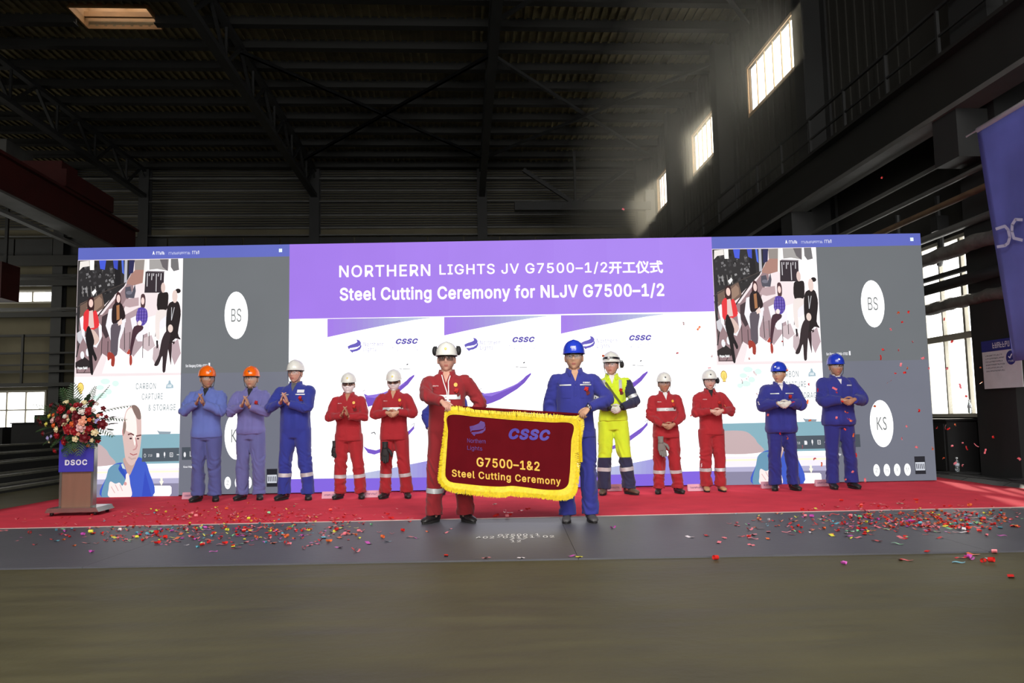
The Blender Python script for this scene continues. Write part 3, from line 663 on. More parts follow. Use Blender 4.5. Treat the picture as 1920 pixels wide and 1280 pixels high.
    P([(458,540),(490,530),(492,690),(460,700)], (176,120,80), .005); E(480,465,20,45,(236,206,200), .0054, 1.1); P([(470,720),(515,680),(520,740),(480,760)], (240,214,204), .0056, 1.1)
    P([(405,750),(505,750),(480,900),(465,1075),(400,1075),(395,900)], (98,88,98), .0052); P([(360,1060),(400,1050),(440,1100),(432,1200),(400,1190),(400,1120),(365,1140)], (166,60,48), .0056)
    P([(725,430),(760,415),(775,470),(765,560),(725,560)], (84,56,62), .0044); P([(690,580),(735,560),(790,590),(795,700),(745,760),(700,730),(670,690)], (92,72,170), .0046); E(745,490,18,40,(244,214,208), .0054, 1.1)
    for k in range(4): K([(690 + k*28, 585), (685 + k*28, 730)], 5, (150,130,214), .005); K([(678, 610 + k*34), (792, 606 + k*34)], 4, (52,40,110), .0052)
    E(712,730,22,28,(246,226,222), .0056, 1.15); P([(650,770),(740,760),(745,800),(680,860),(640,990),(620,1090),(600,1085),(620,900)], (74,44,56), .0056); P([(565,1060),(600,1010),(610,1060),(590,1075)], (190,70,56), .006); P([(603,1090),(625,1090),(630,1160),(615,1195),(600,1170)], (176,66,54), .006)
    P([(910,420),(960,400),(1020,400),(1022,500),(1000,590),(905,585)], (34,26,28), .0046); E(968,345,24,56,(232,206,198), .0054, 1.0); P([(900,600),(1000,590),(1000,650),(930,720),(930,900),(890,890),(880,740)], (238,226,222), .005, 1.1)
    P([(890,920),(912,920),(912,1000),(895,1010)], (40,30,34), .005)
    P([(1030,520),(1090,490),(1140,510),(1160,640),(1130,840),(1160,910),(1100,900),(1030,960),(1000,820),(1005,620)], (36,28,30), .0058); E(1095,440,30,72,(240,216,208), .0062, 1.0); E(1130,380,30,26,(34,26,28), .006)
    E(1047,790,28,44,(240,218,208), .0066, 1.0); P([(1000,820),(1050,830),(1030,960),(1000,1180),(990,1260),(960,1255),(960,1090),(920,1180),(890,1200),(870,1180),(920,1080),(950,920)], (54,42,46), .0062)
    P([(1010,930),(1090,935),(1085,960),(1060,960),(1050,1170),(1030,1060),(1010,960)], (48,32,36), .0056); K([(1060,560),(1058,700),(1090,560)], 6, (220,220,224), .0068)
    S.text(mb, 'Pope Said', 145.5, 693.5, 164, 693, 6, C(255,255,255,1.2), .0075, dx=dx, bold=.03)
    sobj(mb, 'meeting_picture', m_pic)
    # ---------------- carbon slide with the man
    mb = MB(); rect_uv(mb, u0, uV, SZ, zV, C(255,252,252,1.4), 0)
    Z2 = lambda pts: [(140 + .1915*x, 690 + .1915*y) for x, y in pts]
    def P(pts, c, l=.001, k=1.0): S.poly(mb, arc_pts(Z2(pts), 5) if (.0029 < l < .007 and len(pts) > 4) or c == (204,180,182) else Z2(pts), C(*c, k), l, dx=dx)
    def K(pts, wdt, c, l=.002, k=1.0): S.stroke(mb, Z2(pts), wdt*.1915, C(*c, k), l, dx=dx)
    def E(x, y, rx, ry, c, l=.002, k=1.0, n=18): S.ellipse(mb, 140+.1915*x, 690+.1915*y, rx*.1915, ry*.1915, C(*c, k), l, dx=dx, n=n)
    L, Rr = -50, 1030
    P([(L,665),(Rr+8,640),(Rr,930),(L,950)], (140,182,196)); P([(L,760),(200,735),(300,790),(340,850),(380,945),(L,950)], (204,180,182), .0014)
    P([(L,990),(Rr,975),(Rr,1075),(L,1095)], (238,232,246), .0014, 1.15); P([(L,1016),(Rr,1000),(Rr,1018),(L,1036)], (248,238,206), .0018, 1.2)
    P([(L,1095),(Rr,1075),(Rr,1125),(L,1140)], (188,184,216), .0014); P([(L,1140),(Rr,1125),(Rr,1262),(L,1275)], (142,138,166), .0014)
    for (x, y, rx, ry) in ((300,130,50,30),(250,190,40,26),(330,230,36,30),(400,150,36,30),(270,270,50,30),(210,290,30,24)): E(x, y, rx, ry, (208,232,224), .0012 + x*1e-7, 1.25, 9)
    for s, x0, y0, x1, y1 in (('CARBON', 598, 208, 796, 204), ('CAPTURE', 658, 310, 862, 305), ('& STORAGE', 722, 418, 988, 412)):
        S.text(mb, s, 140+.1915*x0, 690+.1915*y0, 140+.1915*x1, 690+.1915*y1, 11.8, C(158,170,174), .002, dx=dx, space=1.15, bold=.012)
    P([(893,190),(900,160),(915,150),(922,120),(935,118),(945,150),(965,165),(968,195),(895,200)], (172,196,208)); S.text(mb, 'CO2', 140+.1915*908, 690+.1915*186, 140+.1915*948, 690+.1915*184, 4.5, C(255,255,255,1.3), .002, dx=dx, bold=.02)
    P([(805,606),(830,618),(945,620),(935,645),(828,645)], (150,166,178), .0018)
    # yellow scallop emblem
    sc = []
    for k in range(15):
        a = PI * (1.15 - 1.3 * k / 14); r = 31 + (2.5 if k % 2 else 0); sc.append((58 + r*math.cos(a), 190 - 1.55*r*math.sin(a)))
    P(sc + [(72,235),(74,252),(42,252),(44,235)], (196,150,50), .0016); P([((x-58)*.82+58, (y-195)*.84+195) for x, y in sc + [(72,235),(74,252),(42,252),(44,235)]], (250,226,120), .002, 1.1)
    for k in range(5): K([(58, 236), (58 + (k-2)*9, 165 + abs(k-2)*6)], 1.6, (206,160,60), .0024)
    # man in a blue shirt
    P([(270,1262),(310,1070),(350,965),(470,925),(545,1010),(620,875),(690,915),(725,1000),(760,1255)], (66,96,206), .003)
    P([(270,1262),(310,1070),(350,965),(440,940),(430,990),(480,1060),(520,1100),(470,1262)], (112,158,186), .0034); P([(430,985),(460,960),(520,1080),(505,1100)], (48,84,190), .0038); P([(455,940),(475,930),(500,990),(470,980)], (214,226,220), .004)
    P([(690,1000),(755,1255),(660,1255)], (56,80,196), .0036); P([(480,880),(600,880),(560,1010),(530,1050),(500,980)], (206,170,160), .004)
    P([(500,430),(540,380),(590,366),(632,400),(652,480),(656,640),(642,790),(622,870),(575,945),(535,942),(498,880),(482,760),(470,660),(474,560)], (228,196,190), .0044)
    P([(505,440),(560,390),(600,480),(610,640),(590,760),(560,640),(520,620),(495,580)], (252,236,230), .0048, 1.15)
    P([(560,368),(600,364),(640,410),(652,490),(622,500),(600,470),(575,420)], (140,116,108), .0052); P([(476,550),(500,520),(505,580),(490,640),(478,640)], (150,128,118), .0052); E(476,625,10,40,(214,150,150), .005)
    K([(525,650),(555,640),(580,655)], 14, (120,74,74), .0056); K([(605,665),(650,655)], 14, (120,74,74), .0056); E(551,688,13,9,(70,44,50), .006); E(622,690,12,8,(70,44,50), .006)
    K([(598,680),(612,760),(600,790),(575,800)], 12, (206,150,150), .0056); K([(545,835),(575,850),(612,838)], 9, (180,96,100), .006); K([(530,870),(560,890),(600,880)], 14, (206,176,170), .0056)
    P([(335,1180),(350,1110),(400,1130),(440,1120),(470,1150),(500,1090),(505,1040),(530,1035),(545,1130),(550,1262),(345,1262)], (250,228,226), .0064, 1.15)
    K([(400,1140),(430,1200)], 8, (226,190,190), .0068); K([(445,1140),(470,1200)], 8, (226,190,190), .0068); K([(360,1160),(395,1220)], 8, (226,190,190), .0068); E(498,1130,14,18,(222,160,160), .0068)
    P([(666,785),(1030,778),(1030,908),(660,916)], (84,94,104), .0072); E(690,855,10,18,(235,235,240), .0076); E(690,855,7,13,(84,94,104), .0079); S.text(mb, '17:28', 140+.1915*722, 690+.1915*866, 140+.1915*760, 690+.1915*865, 4.4, C(240,240,244), .0076, dx=dx)
    P([(803,832),(826,832),(832,845),(830,870),(803,872)], (244,244,248), .0076); E(882,842,8,22,(244,244,248), .0076); K([(882,855),(882,875)], 4, (244,244,248), .0077); K([(935,828),(962,828),(962,866),(935,866),(935,828)], 5, (240,240,244), .0076); K([(948,838),(948,858)], 5, (240,240,244), .0077)
    K([(1003,846),(1024,846)], 7, (240,240,244), .0076)
    P([(757,1165),(775,1150),(935,1150),(948,1165),(948,1225),(930,1250),(775,1250),(757,1225)], (255,250,244), .002, 1.5); P([(840,1072),(860,1072),(860,1105),(872,1105),(850,1150),(830,1105),(842,1105)], (255,246,214), .0024, 1.3)
    sobj(mb, 'slide_with_speaker', m_pic); S.xmax = 1e9
feed(0.0); feed(DX)

# floor cards that mark where each person stands
m_card = mat('pale_pink_card', (214,158,176), .6, var=.05)
for px, py, lab in ((1445,917,'pink standing card on the carpet left of the gloved man in blue'), (1546,913,'pink standing card on the carpet between the two men in blue jackets at right'), (1150,922,'pale standing card between the boots of the person in yellow'),
                    (694,934,'pale standing card between the first two masked people in red'), (620,936,'pale standing card left of the first masked person in red'), (357,937,'pale standing card left of the leftmost orange helmeted man'), (1307,922,'pale standing card between the two people in red at right')):
    p = floor_at(px, py); t = empty('standing_card', (p.x, p.y, .012)); tag(t, lab, 'card', 'standing cards on the carpet')
    MB().add([(-.12,0,0),(.12,0,0),(.12,.03,.09),(-.12,.03,.09),(-.12,.06,0),(.12,.06,0),(-.12,.002,0),(.12,.002,0),(.12,.03,.088),(-.12,.03,.088)], [(0,1,2,3),(3,2,5,4)]).obj('card', m_card, t)
    tb = MB(); vs, fs = marks(11, int(px)); tb.add([(-.09 + .18*u, .008 + .008*v, .035 + .022*v) for u, v in vs], fs); tb.obj('print', mat('print_purple', (120,70,120), .7), t)

# dusty air by the sunlit upper windows
vm = bpy.data.materials.new('dusty_air'); vm.use_nodes = True; nt = vm.node_tree; nt.nodes.clear()
vo = nt.nodes.new('ShaderNodeOutputMaterial'); vs_ = nt.nodes.new('ShaderNodeVolumePrincipled'); vs_.inputs['Density'].default_value = .036; vs_.inputs['Anisotropy'].default_value = .5; vs_.inputs['Color'].default_value = (1, .96, .82, 1)
nt.links.new(vs_.outputs[0], vo.inputs['Volume'])
air_ = hobj(MB().box(4.2, WX - .1, 15.5, 36.2, 6.0, 11.7), 'dusty_air', vm); tag(air_, 'hazy dust in the air below the sunlit upper windows', 'haze', kind='stuff')

# ================================================================== PEOPLE
def fabric(name, col, **k): return mat(name, col, rough=.85, var=.07, vscale=6, bump=.25, bscale=420, sheen=.15, **k)
F = dict(red=fabric('red_cotton', (158,24,35)), dred=fabric('deep_red_cotton', (138,20,30)), royal=fabric('royal_blue_cotton', (38,50,142)), blue=fabric('blue_cotton', (38,42,130)), dblue=fabric('dark_blue_cotton', (32,35,120)),
         light=fabric('light_blue_cotton', (94,110,182)), lilac=fabric('lilac_blue_cotton', (106,104,164)), lilacp=fabric('lilac_trouser_cotton', (94,96,152)), lightp=fabric('grey_blue_trouser_cotton', (78,84,144)),
         hivis=fabric('hivis_yellow_cloth', (208,232,40)), navy=fabric('navy_cloth', (38,40,72)), black=fabric('black_cloth', (24,24,28)), white=fabric('white_cloth', (226,222,224)), grey=fabric('grey_knit', (92,92,96)))
m_refl = mat('reflective_tape', (196,198,200), .35, metal=.2, var=.06)
m_eye = mat('eye_white', (220,214,208), .3); m_iris = mat('iris_dark', (34,24,20), .2); m_brow = mat('brow_hair', (38,30,26), .8)
m_lip = mat('lip', (186,116,104), .5); m_hairb = mat('black_hair', (24,20,20), .6, bump=.5, bscale=200, stretch=(1,1,.2)); m_hairg = mat('grey_hair', (120,112,106), .6, bump=.5, bscale=200)
m_lens = mat('clear_lens', (200,206,210), .05, alpha=.25, spec=.8); m_lensd = mat('tinted_lens', (60,52,56), .06, alpha=.5, spec=.8); m_fr = mat('dark_plastic', (26,26,28), .35)
m_mask = mat('mask_cloth', (232,226,226), .8); m_boot = mat('black_boot_leather', (34,32,32), .45, var=.2, bump=.3, bscale=60); m_bootb = mat('brown_boot_leather', (92,74,60), .6, var=.2); m_boott = mat('tan_boot_leather', (178,140,100), .6, var=.15)
m_bootg = mat('grey_boot_leather', (66,64,66), .6, var=.2); m_sole = mat('boot_sole', (22,20,20), .8); m_glove = mat('work_glove_white', (206,204,196), .8, var=.15, vscale=40); m_gloveb = mat('work_glove_black', (28,28,30), .7); m_gloveg = mat('work_glove_grey', (120,116,112), .8, var=.1)
m_flower = mat('corsage_red', (176,24,22), .6, var=.2, vscale=30); m_ribbon = mat('corsage_ribbon', (128,22,26), .5); m_gold = mat('gold_print', (224,172,64), .5); m_watch = mat('watch_steel', (150,150,150), .25, metal=.9)
HATS = dict(white=mat('white_helmet_plastic', (222,222,216), .22, spec=.6), orange=mat('orange_helmet_plastic', (236,104,18), .2, spec=.6), blue=mat('blue_helmet_plastic', (36,60,184), .22, spec=.6))
def skin(name, c): return mat(name, c, .5, var=.06, vscale=18, bump=.1, bscale=150)
SK = dict(a=skin('skin_warm', (188,144,116)), b=skin('skin_pale', (206,164,148)), c=skin('skin_tan', (172,126,100)), d=skin('skin_rosy', (198,150,132)))

def ik(S_, W, a, b, hint):
    S_ = Vector(S_); W = Vector(W); d = W - S_; L = min(d.length, (a + b) * .999); d.normalize()
    x = (a*a - b*b + L*L) / (2*L); h = math.sqrt(max(a*a - x*x, 0)); hv = Vector(hint); hv = (hv - d * hv.dot(d)).normalized()
    return S_ + d*x + hv*h
def lerp_path(pts, rad, step):
    op = []; orr = []
    for i in range(len(pts) - 1):
        a, b = Vector(pts[i]), Vector(pts[i+1]); n = max(2, int((b-a).length / step))
        for k in range(n): op.append(a.lerp(b, k/n)); orr.append(rad[i] + (rad[i+1]-rad[i])*k/n)
    op.append(Vector(pts[-1])); orr.append(rad[-1]); 
    for _ in range(2): op = [op[0]] + [(op[i-1] + op[i]*2 + op[i+1])/4 for i in range(1, len(op)-1)] + [op[-1]]
    return op, orr
def oval(z, rx, ry, cx=0, cy=0, n=28, e=2.4):
    r = []
    for k in range(n):
        a = 2*PI*k/n; c, s = math.cos(a), math.sin(a)
        r.append(Vector((cx + rx*math.copysign(abs(c)**(2/e), c), cy + ry*math.copysign(abs(s)**(2/e), s), z)))
    return r
def remesh(mb, voxel, smooth=2, shrink=.5):
    me = mb.mesh('tmp', []); o = bpy.data.objects.new('tmp', me); COL.objects.link(o)
    m = o.modifiers.new('r', 'REMESH'); m.mode = 'VOXEL'; m.voxel_size = voxel; m.use_smooth_shade = True
    s = o.modifiers.new('s', 'SMOOTH'); s.factor = shrink; s.iterations = smooth
    dg = bpy.context.evaluated_depsgraph_get(); dg.update()
    out = bpy.data.meshes.new_from_object(o.evaluated_get(dg)); bpy.data.objects.remove(o); bpy.data.meshes.remove(me); return out
def wrinkle(me, amp, spots, seed, top=9.0):
    """cloth folds: soft vertical drape plus tight cross folds near the joints (spots = (point, radius, strength))"""
    import numpy as np
    n = len(me.vertices); co = np.empty(n*3, 'f'); no = np.empty(n*3, 'f'); me.vertices.foreach_get('co', co); me.vertices.foreach_get('normal', no)
    co = co.reshape(-1, 3); no = no.reshape(-1, 3)
    for i in range(n):
        p = Vector(co[i]); h = amp * noise.noise((p.x*13 + seed, p.y*13, p.z*4.5)) * 1.1
        for c, r, s in spots:
            d = (p - c).length
            if d < r: h += s * (1 - d/r) * noise.noise((p.x*11 + seed, p.y*9 + 3, p.z*21 + p.x*17 + 5*noise.noise((p.x*5, p.y*5, p.z*4 + seed))))
        co[i] += no[i] * h
    me.vertices.foreach_set('co', co.ravel()); me.update()
    me.polygons.foreach_set('use_smooth', [True]*len(me.polygons))

def hand_mb(w, d, n, thumb, curl=.5, sc=1.0, grow=0.0, spread=.1):
    """palm with five tapered, jointed fingers; w wrist, d finger direction, n palm normal, thumb = side vector"""
    d = Vector(d).normalized(); n = Vector(n); n = (n - d*n.dot(d)).normalized(); t = d.cross(n).normalized()
    if t.dot(Vector(thumb)) < 0: t = -t
    w = Vector(w); mb = MB(); rs = []
    for u, hw, ht in ((-.015,.024,.019),(.01,.027,.018),(.035,.034,.017),(.06,.039,.0155),(.085,.041,.013),(.098,.036,.009)):
        c = w + d*u*sc
        rs.append([c + t*math.cos(2*PI*k/12)*(hw+grow)*sc + n*math.sin(2*PI*k/12)*(ht+grow)*sc for k in range(12)])
    mb.rings(rs)
    for i, (off, L) in enumerate(((.029,.072),(.0098,.081),(-.0095,.075),(-.028,.058))):
        p = w + d*.080*sc + t*off*sc; dd = (d + t*off*spread*14*.2).normalized(); pts = [p]; a = 0
        for k, seg in enumerate((.16,.42,.32,.26)):
            pts.append(pts[-1] + (dd*math.cos(a) + n*math.sin(a)) * seg*L*sc); a += curl * (.75, .95, .7, 0)[k] * (1 + .1*i)
        r0 = (.0098,.0102,.0098,.0086)[i] + grow
        mb.tube(pts, [r0*sc, r0*sc*1.02, r0*sc*.94, r0*sc*.86, r0*sc*.55], 7)
    p = w + d*.022*sc + t*.022*sc
    q1 = p + (d*.55 + t*.75).normalized()*.042*sc + n*.008*sc; q2 = q1 + (d*.85 + t*.35 + n*.35*curl).normalized()*.032*sc; q3 = q2 + (d*.95 + n*.5*curl).normalized()*.024*sc
    mb.tube([p, q1, q2, q3], [(.0150+grow)*sc, (.0125+grow)*sc, (.0105+grow)*sc, .006*sc], 8)
    return mb
HCZ = 1.652
def head_grid(nu=44, nv=34, grow=0.0, pred=None):
    mb = MB(); A, B_, CC = .077, .094, .116
    G = lambda x, s: math.exp(-(x/s)**2)
    def pt(i, j):
        t = PI * i/nv - PI/2; a = 2*PI*j/nu
        x = math.cos(t)*math.sin(a); y = -math.cos(t)*math.cos(a); z = math.sin(t)
        X, Y, Z = x*A, y*B_, z*CC
        if z < 0:
            k = -z; X *= 1 - .20*k**1.6; Y = Y*(1 - .12*k**2) - .010*k if y < 0 else Y*(1 - .30*k)
        f = max(0, -y)
        if y < 0 and abs(z) < .85: Y = Y * (1 - .05*G(x, .9)) 
        if y < 0:
            Y -= .021*G(X, .0105)*G(Z+.020, .017)*f + .010*G(X, .008)*G(Z-.004, .022)*f         # nose
            Y -= .004*G(abs(X)-.012, .006)*G(Z+.028, .008)                                          # nostrils
            Y += .010*G(abs(X)-.031, .014)*G(Z-.008, .012)                                           # eye sockets
            Y -= .005*G(abs(X)-.028, .022)*G(Z-.028, .008)                                           # brow
            Y -= .0055*G(X, .020)*G(Z+.054, .005) + .006*G(X, .017)*G(Z+.064, .005)                  # lips
            Y += .003*G(X, .022)*G(Z+.0590, .0025) + .004*G(X, .02)*G(Z+.076, .006)
            Y -= .009*G(X, .020)*G(Z+.095, .013)                                                     # chin
            X += math.copysign(.004, X)*G(abs(X)-.052, .02)*G(Z+.012, .02)                           # cheekbone
        p = Vector((X, Y, Z)); 
        if grow: p += Vector((x/A, y/B_, z/CC)).normalized() * grow
        return p
    P = [[pt(i, j) for j in range(nu)] for i in range(nv + 1)]
    for i in range(nv):
        for j in range(nu):
            k = (j+1) % nu; q = [P[i][j], P[i][k], P[i+1][k], P[i+1][j]]
            c = (q[0]+q[1]+q[2]+q[3])/4
            if pred and not pred(c): continue
            lip = (not pred) and c.y < -.07 and abs(c.x) < .024 - abs(c.z+.059)*.9 and -.0685 < c.z < -.0495
            if i == 0: mb.add([q[0], q[2], q[3]], [(0,1,2)], int(lip))
            elif i == nv-1: mb.add([q[0], q[1], q[3]], [(0,1,2)], int(lip))
            else: mb.add(q, [(0,1,2,3)], int(lip))
    return mb
def weld(me, d=.0004):
    bm = bmesh.new(); bm.from_mesh(me); bmesh.ops.remove_doubles(bm, verts=bm.verts, dist=d); bmesh.ops.recalc_face_normals(bm, faces=bm.faces); bm.to_mesh(me); bm.free()
    me.polygons.foreach_set('use_smooth', [True]*len(me.polygons)); me.update(); return me
def mobj(me, name, m, parent, smooth=True):
    for x in (m if isinstance(m, (list, tuple)) else [m]): me.materials.append(x)
    if smooth: me.polygons.foreach_set('use_smooth', [True]*len(me.polygons))
    return link(name, me, parent)

def person(label, px, py, top, pose, jacket='red', trousers='red', sk='a', hat='white', turn=0, head=(0,0), coverall=False, mask=False, glasses='clear', boots='black', muffs=False, lamp=False, strap=False,
           ankles=(.13,.13), bulk=1.0, hem=.84, arms=None, glove=None, hair='black', hems='straight', bands=(), chest=None, puffy=0.0, lean=0.0, woman=False, shoulders=1.0, belly=0.0, emblem=None, zoff=.012, hatz=.045, neckc=None, toes=(-16, 16), sleeves=None, vest=None, detail=.011, depth=None, H=None):
    p0 = floor_at(px, py, zoff)
    if depth: p0 = Vector((p0.x * (depth/p0.y), depth, 0))
    loc = Vector((p0.x, p0.y + .13, zoff))
    h = H or (at_depth(px, top, loc.y - .06).z - zoff - hatz)
    s = (h + hatz) / 1.838
    root = empty('person', loc, turn); tag(root, label, 'person', None)
    SM3 = Matrix.Scale(s, 4); spots = []
    sh = .182*shoulders
    A = {}
    for side in (-1, 1):
        S_ = Vector((side*sh, .0, 1.424)); spec = pose['L' if side < 0 else 'R']
        W = Vector(spec['w'])
        if 'wp' in spec: W = (at_depth(*spec['wp']) - loc) / s
        E_ = ik(S_, W, .285, .262, spec.get('hint', (side*.9, .25, -.7)))
        dvec = Vector(spec['d']); A[side] = (S_, E_, W, dvec, Vector(spec['n']), spec.get('curl', .35), Vector(spec.get('t', (0, 0, 1))))
        spots.append((E_*s, .20, .030)); spots.append((S_*s, .16, .016)); 
    an = (-ankles[0], ankles[1])
    legs = []
    for side, ax in zip((-1, 1), an):
        K = Vector((side*.10 + (ax - side*.10)*.5, -.012, .50)); legs.append((Vector((side*.088, 0, .90)), K, Vector((ax, .015, .10))))
        spots.append((K*s, .26, .022)); spots.append((Vector((ax, 0, .15))*s, .2, .026))
    # ---- body (skin): one surface of trunk, limbs, palms; head and fingers rooted in it
    mb = MB(); b = .86
    TR = ((.84,.150,.100,0),(.92,.166,.115,.0),(1.0,.162,.112,0),(1.08,.156,.106,-.004),(1.20,.162,.114,-.006),(1.31,.174,.118,-.002),(1.40,.178,.112,.004),(1.45,.152,.094,.010),(1.48,.116,.078,.014),(1.505,.074,.062,.016))
    def trunk(k, g, bel=0.0): return [[q for q in oval(z, (rx*(k if z < 1.35 else 1) )*(shoulders if z > 1.3 else bulk) + g, ry*bulk + g + (belly*math.exp(-((z-1.06)/.14)**2)), 0, cy - (belly*.7*math.exp(-((z-1.06)/.14)**2)))] for z, rx, ry, cy in TR]
    mb.rings(trunk(1, 0)); 
    mb.tube(*lerp_path([(0,.018,1.44), (0,.010,1.50), (0,-.004,1.575)], [.064,.060,.060], .02), n=14)
    for side in (-1, 1):
        S_, E_, W, d, n_, cu, th = A[side]
        mb.tube(*lerp_path([S_ + Vector((-side*.06,0,.0)), S_, E_, W, W + d.normalized()*.01], [.050,.050,.040,.028,.026], .03), n=12)
    for (hp, K, AN) in legs: mb.tube(*lerp_path([hp, K, AN, AN - Vector((0,0,.05))], [.088,.056,.038,.036], .04), n=12)
    mb.xf(SM3); me = remesh(mb, .013, 2)
    bm = bmesh.new(); bm.from_mesh(me)
    hy, hp_ = head; HM = Matrix.Translation((0, -.012 - lean, HCZ + .0)) @ Matrix.Rotation(hy, 4, 'Z') @ Matrix.Rotation(hp_, 4, 'X')
    hk = 1.13 if not woman else 1.07
    HMS = SM3 @ HM @ Matrix.Diagonal((hk, hk, hk, 1))
    def addm(mbx, mtx=None):
        if mtx: mbx.xf(mtx)
        m2 = mbx.mesh('t', []); weld(m2) ; bm.from_mesh(m2); bpy.data.meshes.remove(m2)
    addm(head_grid(), HMS)
    for sx in (-1, 1):
        er = MB().ell((sx*.077, .008, -.008), (.009, .018, .031), 10, 8, mtx=Matrix.Rotation(sx*.35, 3, 'Z')); er.ell((sx*.079, .002, -.030), (.007,.009,.010), 8, 5); addm(er, HMS)
        if not (glove and True):
            S_, E_, W, d, n_, cu, th = A[sx]; addm(hand_mb(W, d, n_, th, cu), SM3)
    bm.to_mesh(me); bm.free(); me.polygons.foreach_set('use_smooth', [True]*len(me.polygons))
    mobj(me, 'body', [SK[sk], m_lip], root)
    # ---- head details
    for sx in (-1, 1):
        ey = MB().ell((sx*.031, -.0775, .008), (.0135, .010, .0075), 10, 7); ey.ell((sx*.031, -.0845, .008), (.006, .004, .006), 8, 6, mi=1)
        ey.xf(HMS).obj('eye', [m_eye, m_iris], root, True)
        eb = MB().tube([(sx*.015,-.0925,.026), (sx*.030,-.0935,.031), (sx*.047,-.083,.027)], [.0035,.004,.002], 6, flat=.6); eb.xf(HMS).obj('eyebrow', m_brow if hair != 'grey' else m_hairg, root, True)
    hm = m_hairg if hair == 'grey' else m_hairb
    low = -.045 if not woman else -.085
    hr = head_grid(36, 26, .006 if not woman else .011, lambda c: (c.y > -.02 and c.z > low + (.06 if c.y < .01 else 0)) or c.z > .05)
    hrm = weld(hr.xf(HMS).mesh('h', [])); mobj(hrm, 'hair', hm, root)
    if mask:
        mk = head_grid(40, 40, .0075, lambda c: c.y < -.028 and -.108 < c.z < -.014 + .0); mm = weld(mk.xf(HMS).mesh('m', []))
        mo = mobj(mm, 'face_mask', m_mask, root)
        for sx in (-1, 1): MB().tube([(sx*.072,-.034,-.035), (sx*.083,-.01,-.01), (sx*.082,.012,.0)], .0016, 5).tube([(sx*.066,-.036,-.082), (sx*.08,-.005,-.05), (sx*.082,.012,-.02)], .0016, 5).xf(HMS).obj('ear_loop', m_mask, mo)
    if glasses:
        g = MB(); N = 14; up_, lo_ = [], []
        for side in (-1, 1):
            rs = []
            for k in range(8):
                a = side*(.10 + .95*k/7); x = math.sin(a)*.076; y = -.101 + (1-math.cos(a))*.085
                drop = -.016 - .004*math.sin(PI*k/7)
                rs.append([Vector((x, y, .022)), Vector((x, y - .002, .002)), Vector((x, y + .001, drop))])
            for u, v in zip(rs, rs[1:]): g.add([u[0], v[0], v[1], u[1]], [(0,1,2,3)]); g.add([u[1], v[1], v[2], u[2]], [(0,1,2,3)])
        go = g.xf(HMS).obj('safety_glasses', {'clear': m_lens, 'dark': m_lensd}[glasses], root, True)
        fr = MB(); arc = []
        for k in range(15):
            a = -1.05 + 2.1*k/14; arc.append((math.sin(a)*.0765, -.102 + (1-math.cos(a))*.085, .0235))
        fr.tube(arc, .0026, 5)
        for side in (-1, 1): fr.tube([(side*.067,-.06,.022), (side*.080,-.02,.016), (side*.083,.02,.012)], .0026, 5)
        fr.tube([(-.008,-.100,.008),(0,-.106,.016),(.008,-.100,.008)], .002, 5)
        fr.xf(HMS).obj('frame', m_fr, go, True)
    # ---- hard hat
    ht = HATS[hat]; hb = MB(); HT = HMS @ Matrix.Diagonal((1/hk, 1/hk, 1/hk, 1)) @ Matrix.Translation((0, .006, .047)) @ Matrix.Rotation(-.05, 4, 'X')
    rs = []; nn = 40
    for i, t in enumerate([0, .12, .28, .45, .62, .8, .95, 1.12, 1.3, 1.48]):
        r = []
        for k in range(nn):
            a = 2*PI*k/nn; ct_ = math.cos(t)**.85; x = .112*ct_*math.cos(a); y = .134*ct_*math.sin(a); z = .132*math.sin(t)
            rid = .006*math.exp(-(x/.016)**2)*min(1, max(0, (t-.3)*2)); r.append(Vector((x, y, z + rid)))
        rs.append(r)
    br = []
    for k in range(nn):
        a = 2*PI*k/nn; f = max(0, -math.sin(a)); br.append(Vector(((.116)*math.cos(a), (.138 + .042*f**3)*math.sin(a), -.008 - .010*f**2)))
    lip = [p + Vector((0,0,-.004)) for p in br]; inn = [Vector((p.x*.93, p.y*(.93 if p.y > 0 else .86), p.z+.002)) for p in lip]
    hb.rings([inn, lip, br] + rs, cap=False); hb.add([rs[-1][k] for k in range(nn)], [tuple(range(nn))])
    ho = hb.xf(HT).obj('hard_hat', ht, root, True)
    MB().rings([oval(.0, .088, .110, n=24, e=2), oval(-.022, .088, .110, n=24, e=2)], cap=False).xf(HT).obj('head_band', m_fr, ho, True)
    if emblem:
        em = MB(); kind, ecol = emblem
        def onhat(u, v, l=.0015):   # u sideways, v up, metres on the front of the shell
            z = .045 + v; t = math.asin(min(.99, z/.132)); c = math.cos(t)**.85; x = u; y = -.134*c*math.sqrt(max(0, 1-(x/(.112*c))**2)); return Vector((x, y - .003, z + l))
        if kind == 'shell':
            em.add([onhat(.013*math.cos(2*PI*k/12), .014*math.sin(2*PI*k/12)) for k in range(12)], [tuple(range(12))], 0)
            em.add([onhat(.009*math.cos(2*PI*k/12), .010*math.sin(2*PI*k/12), .0015) + Vector((0,-.001,0)) for k in range(12)], [tuple(range(12))], 1)
            em.xf(HT).obj('emblem', [mat('emblem_gold_rim', (176,140,30), .5), mat('emblem_yellow', (242,226,110), .5)], ho)
        elif kind == 'text':
            vs, fs = text_mesh('CSSC', .03, .3, 1.1); em.add([onhat(-.027 + .054*u, -.012 + .022*v) for u, v in vs], fs); em.xf(HT).obj('emblem', mat('print_white', (240,240,240), .5), ho)
        else:
            em.add([onhat(.014*math.cos(2*PI*k/8), .014*math.sin(2*PI*k/8)) for k in range(8)], [tuple(range(8))]); em.xf(HT).obj('emblem', mat('print_' + ecol, {'white': (236,236,240), 'bluegrey': (130,150,170), 'dark': (70,74,80)}[ecol], .5), ho)
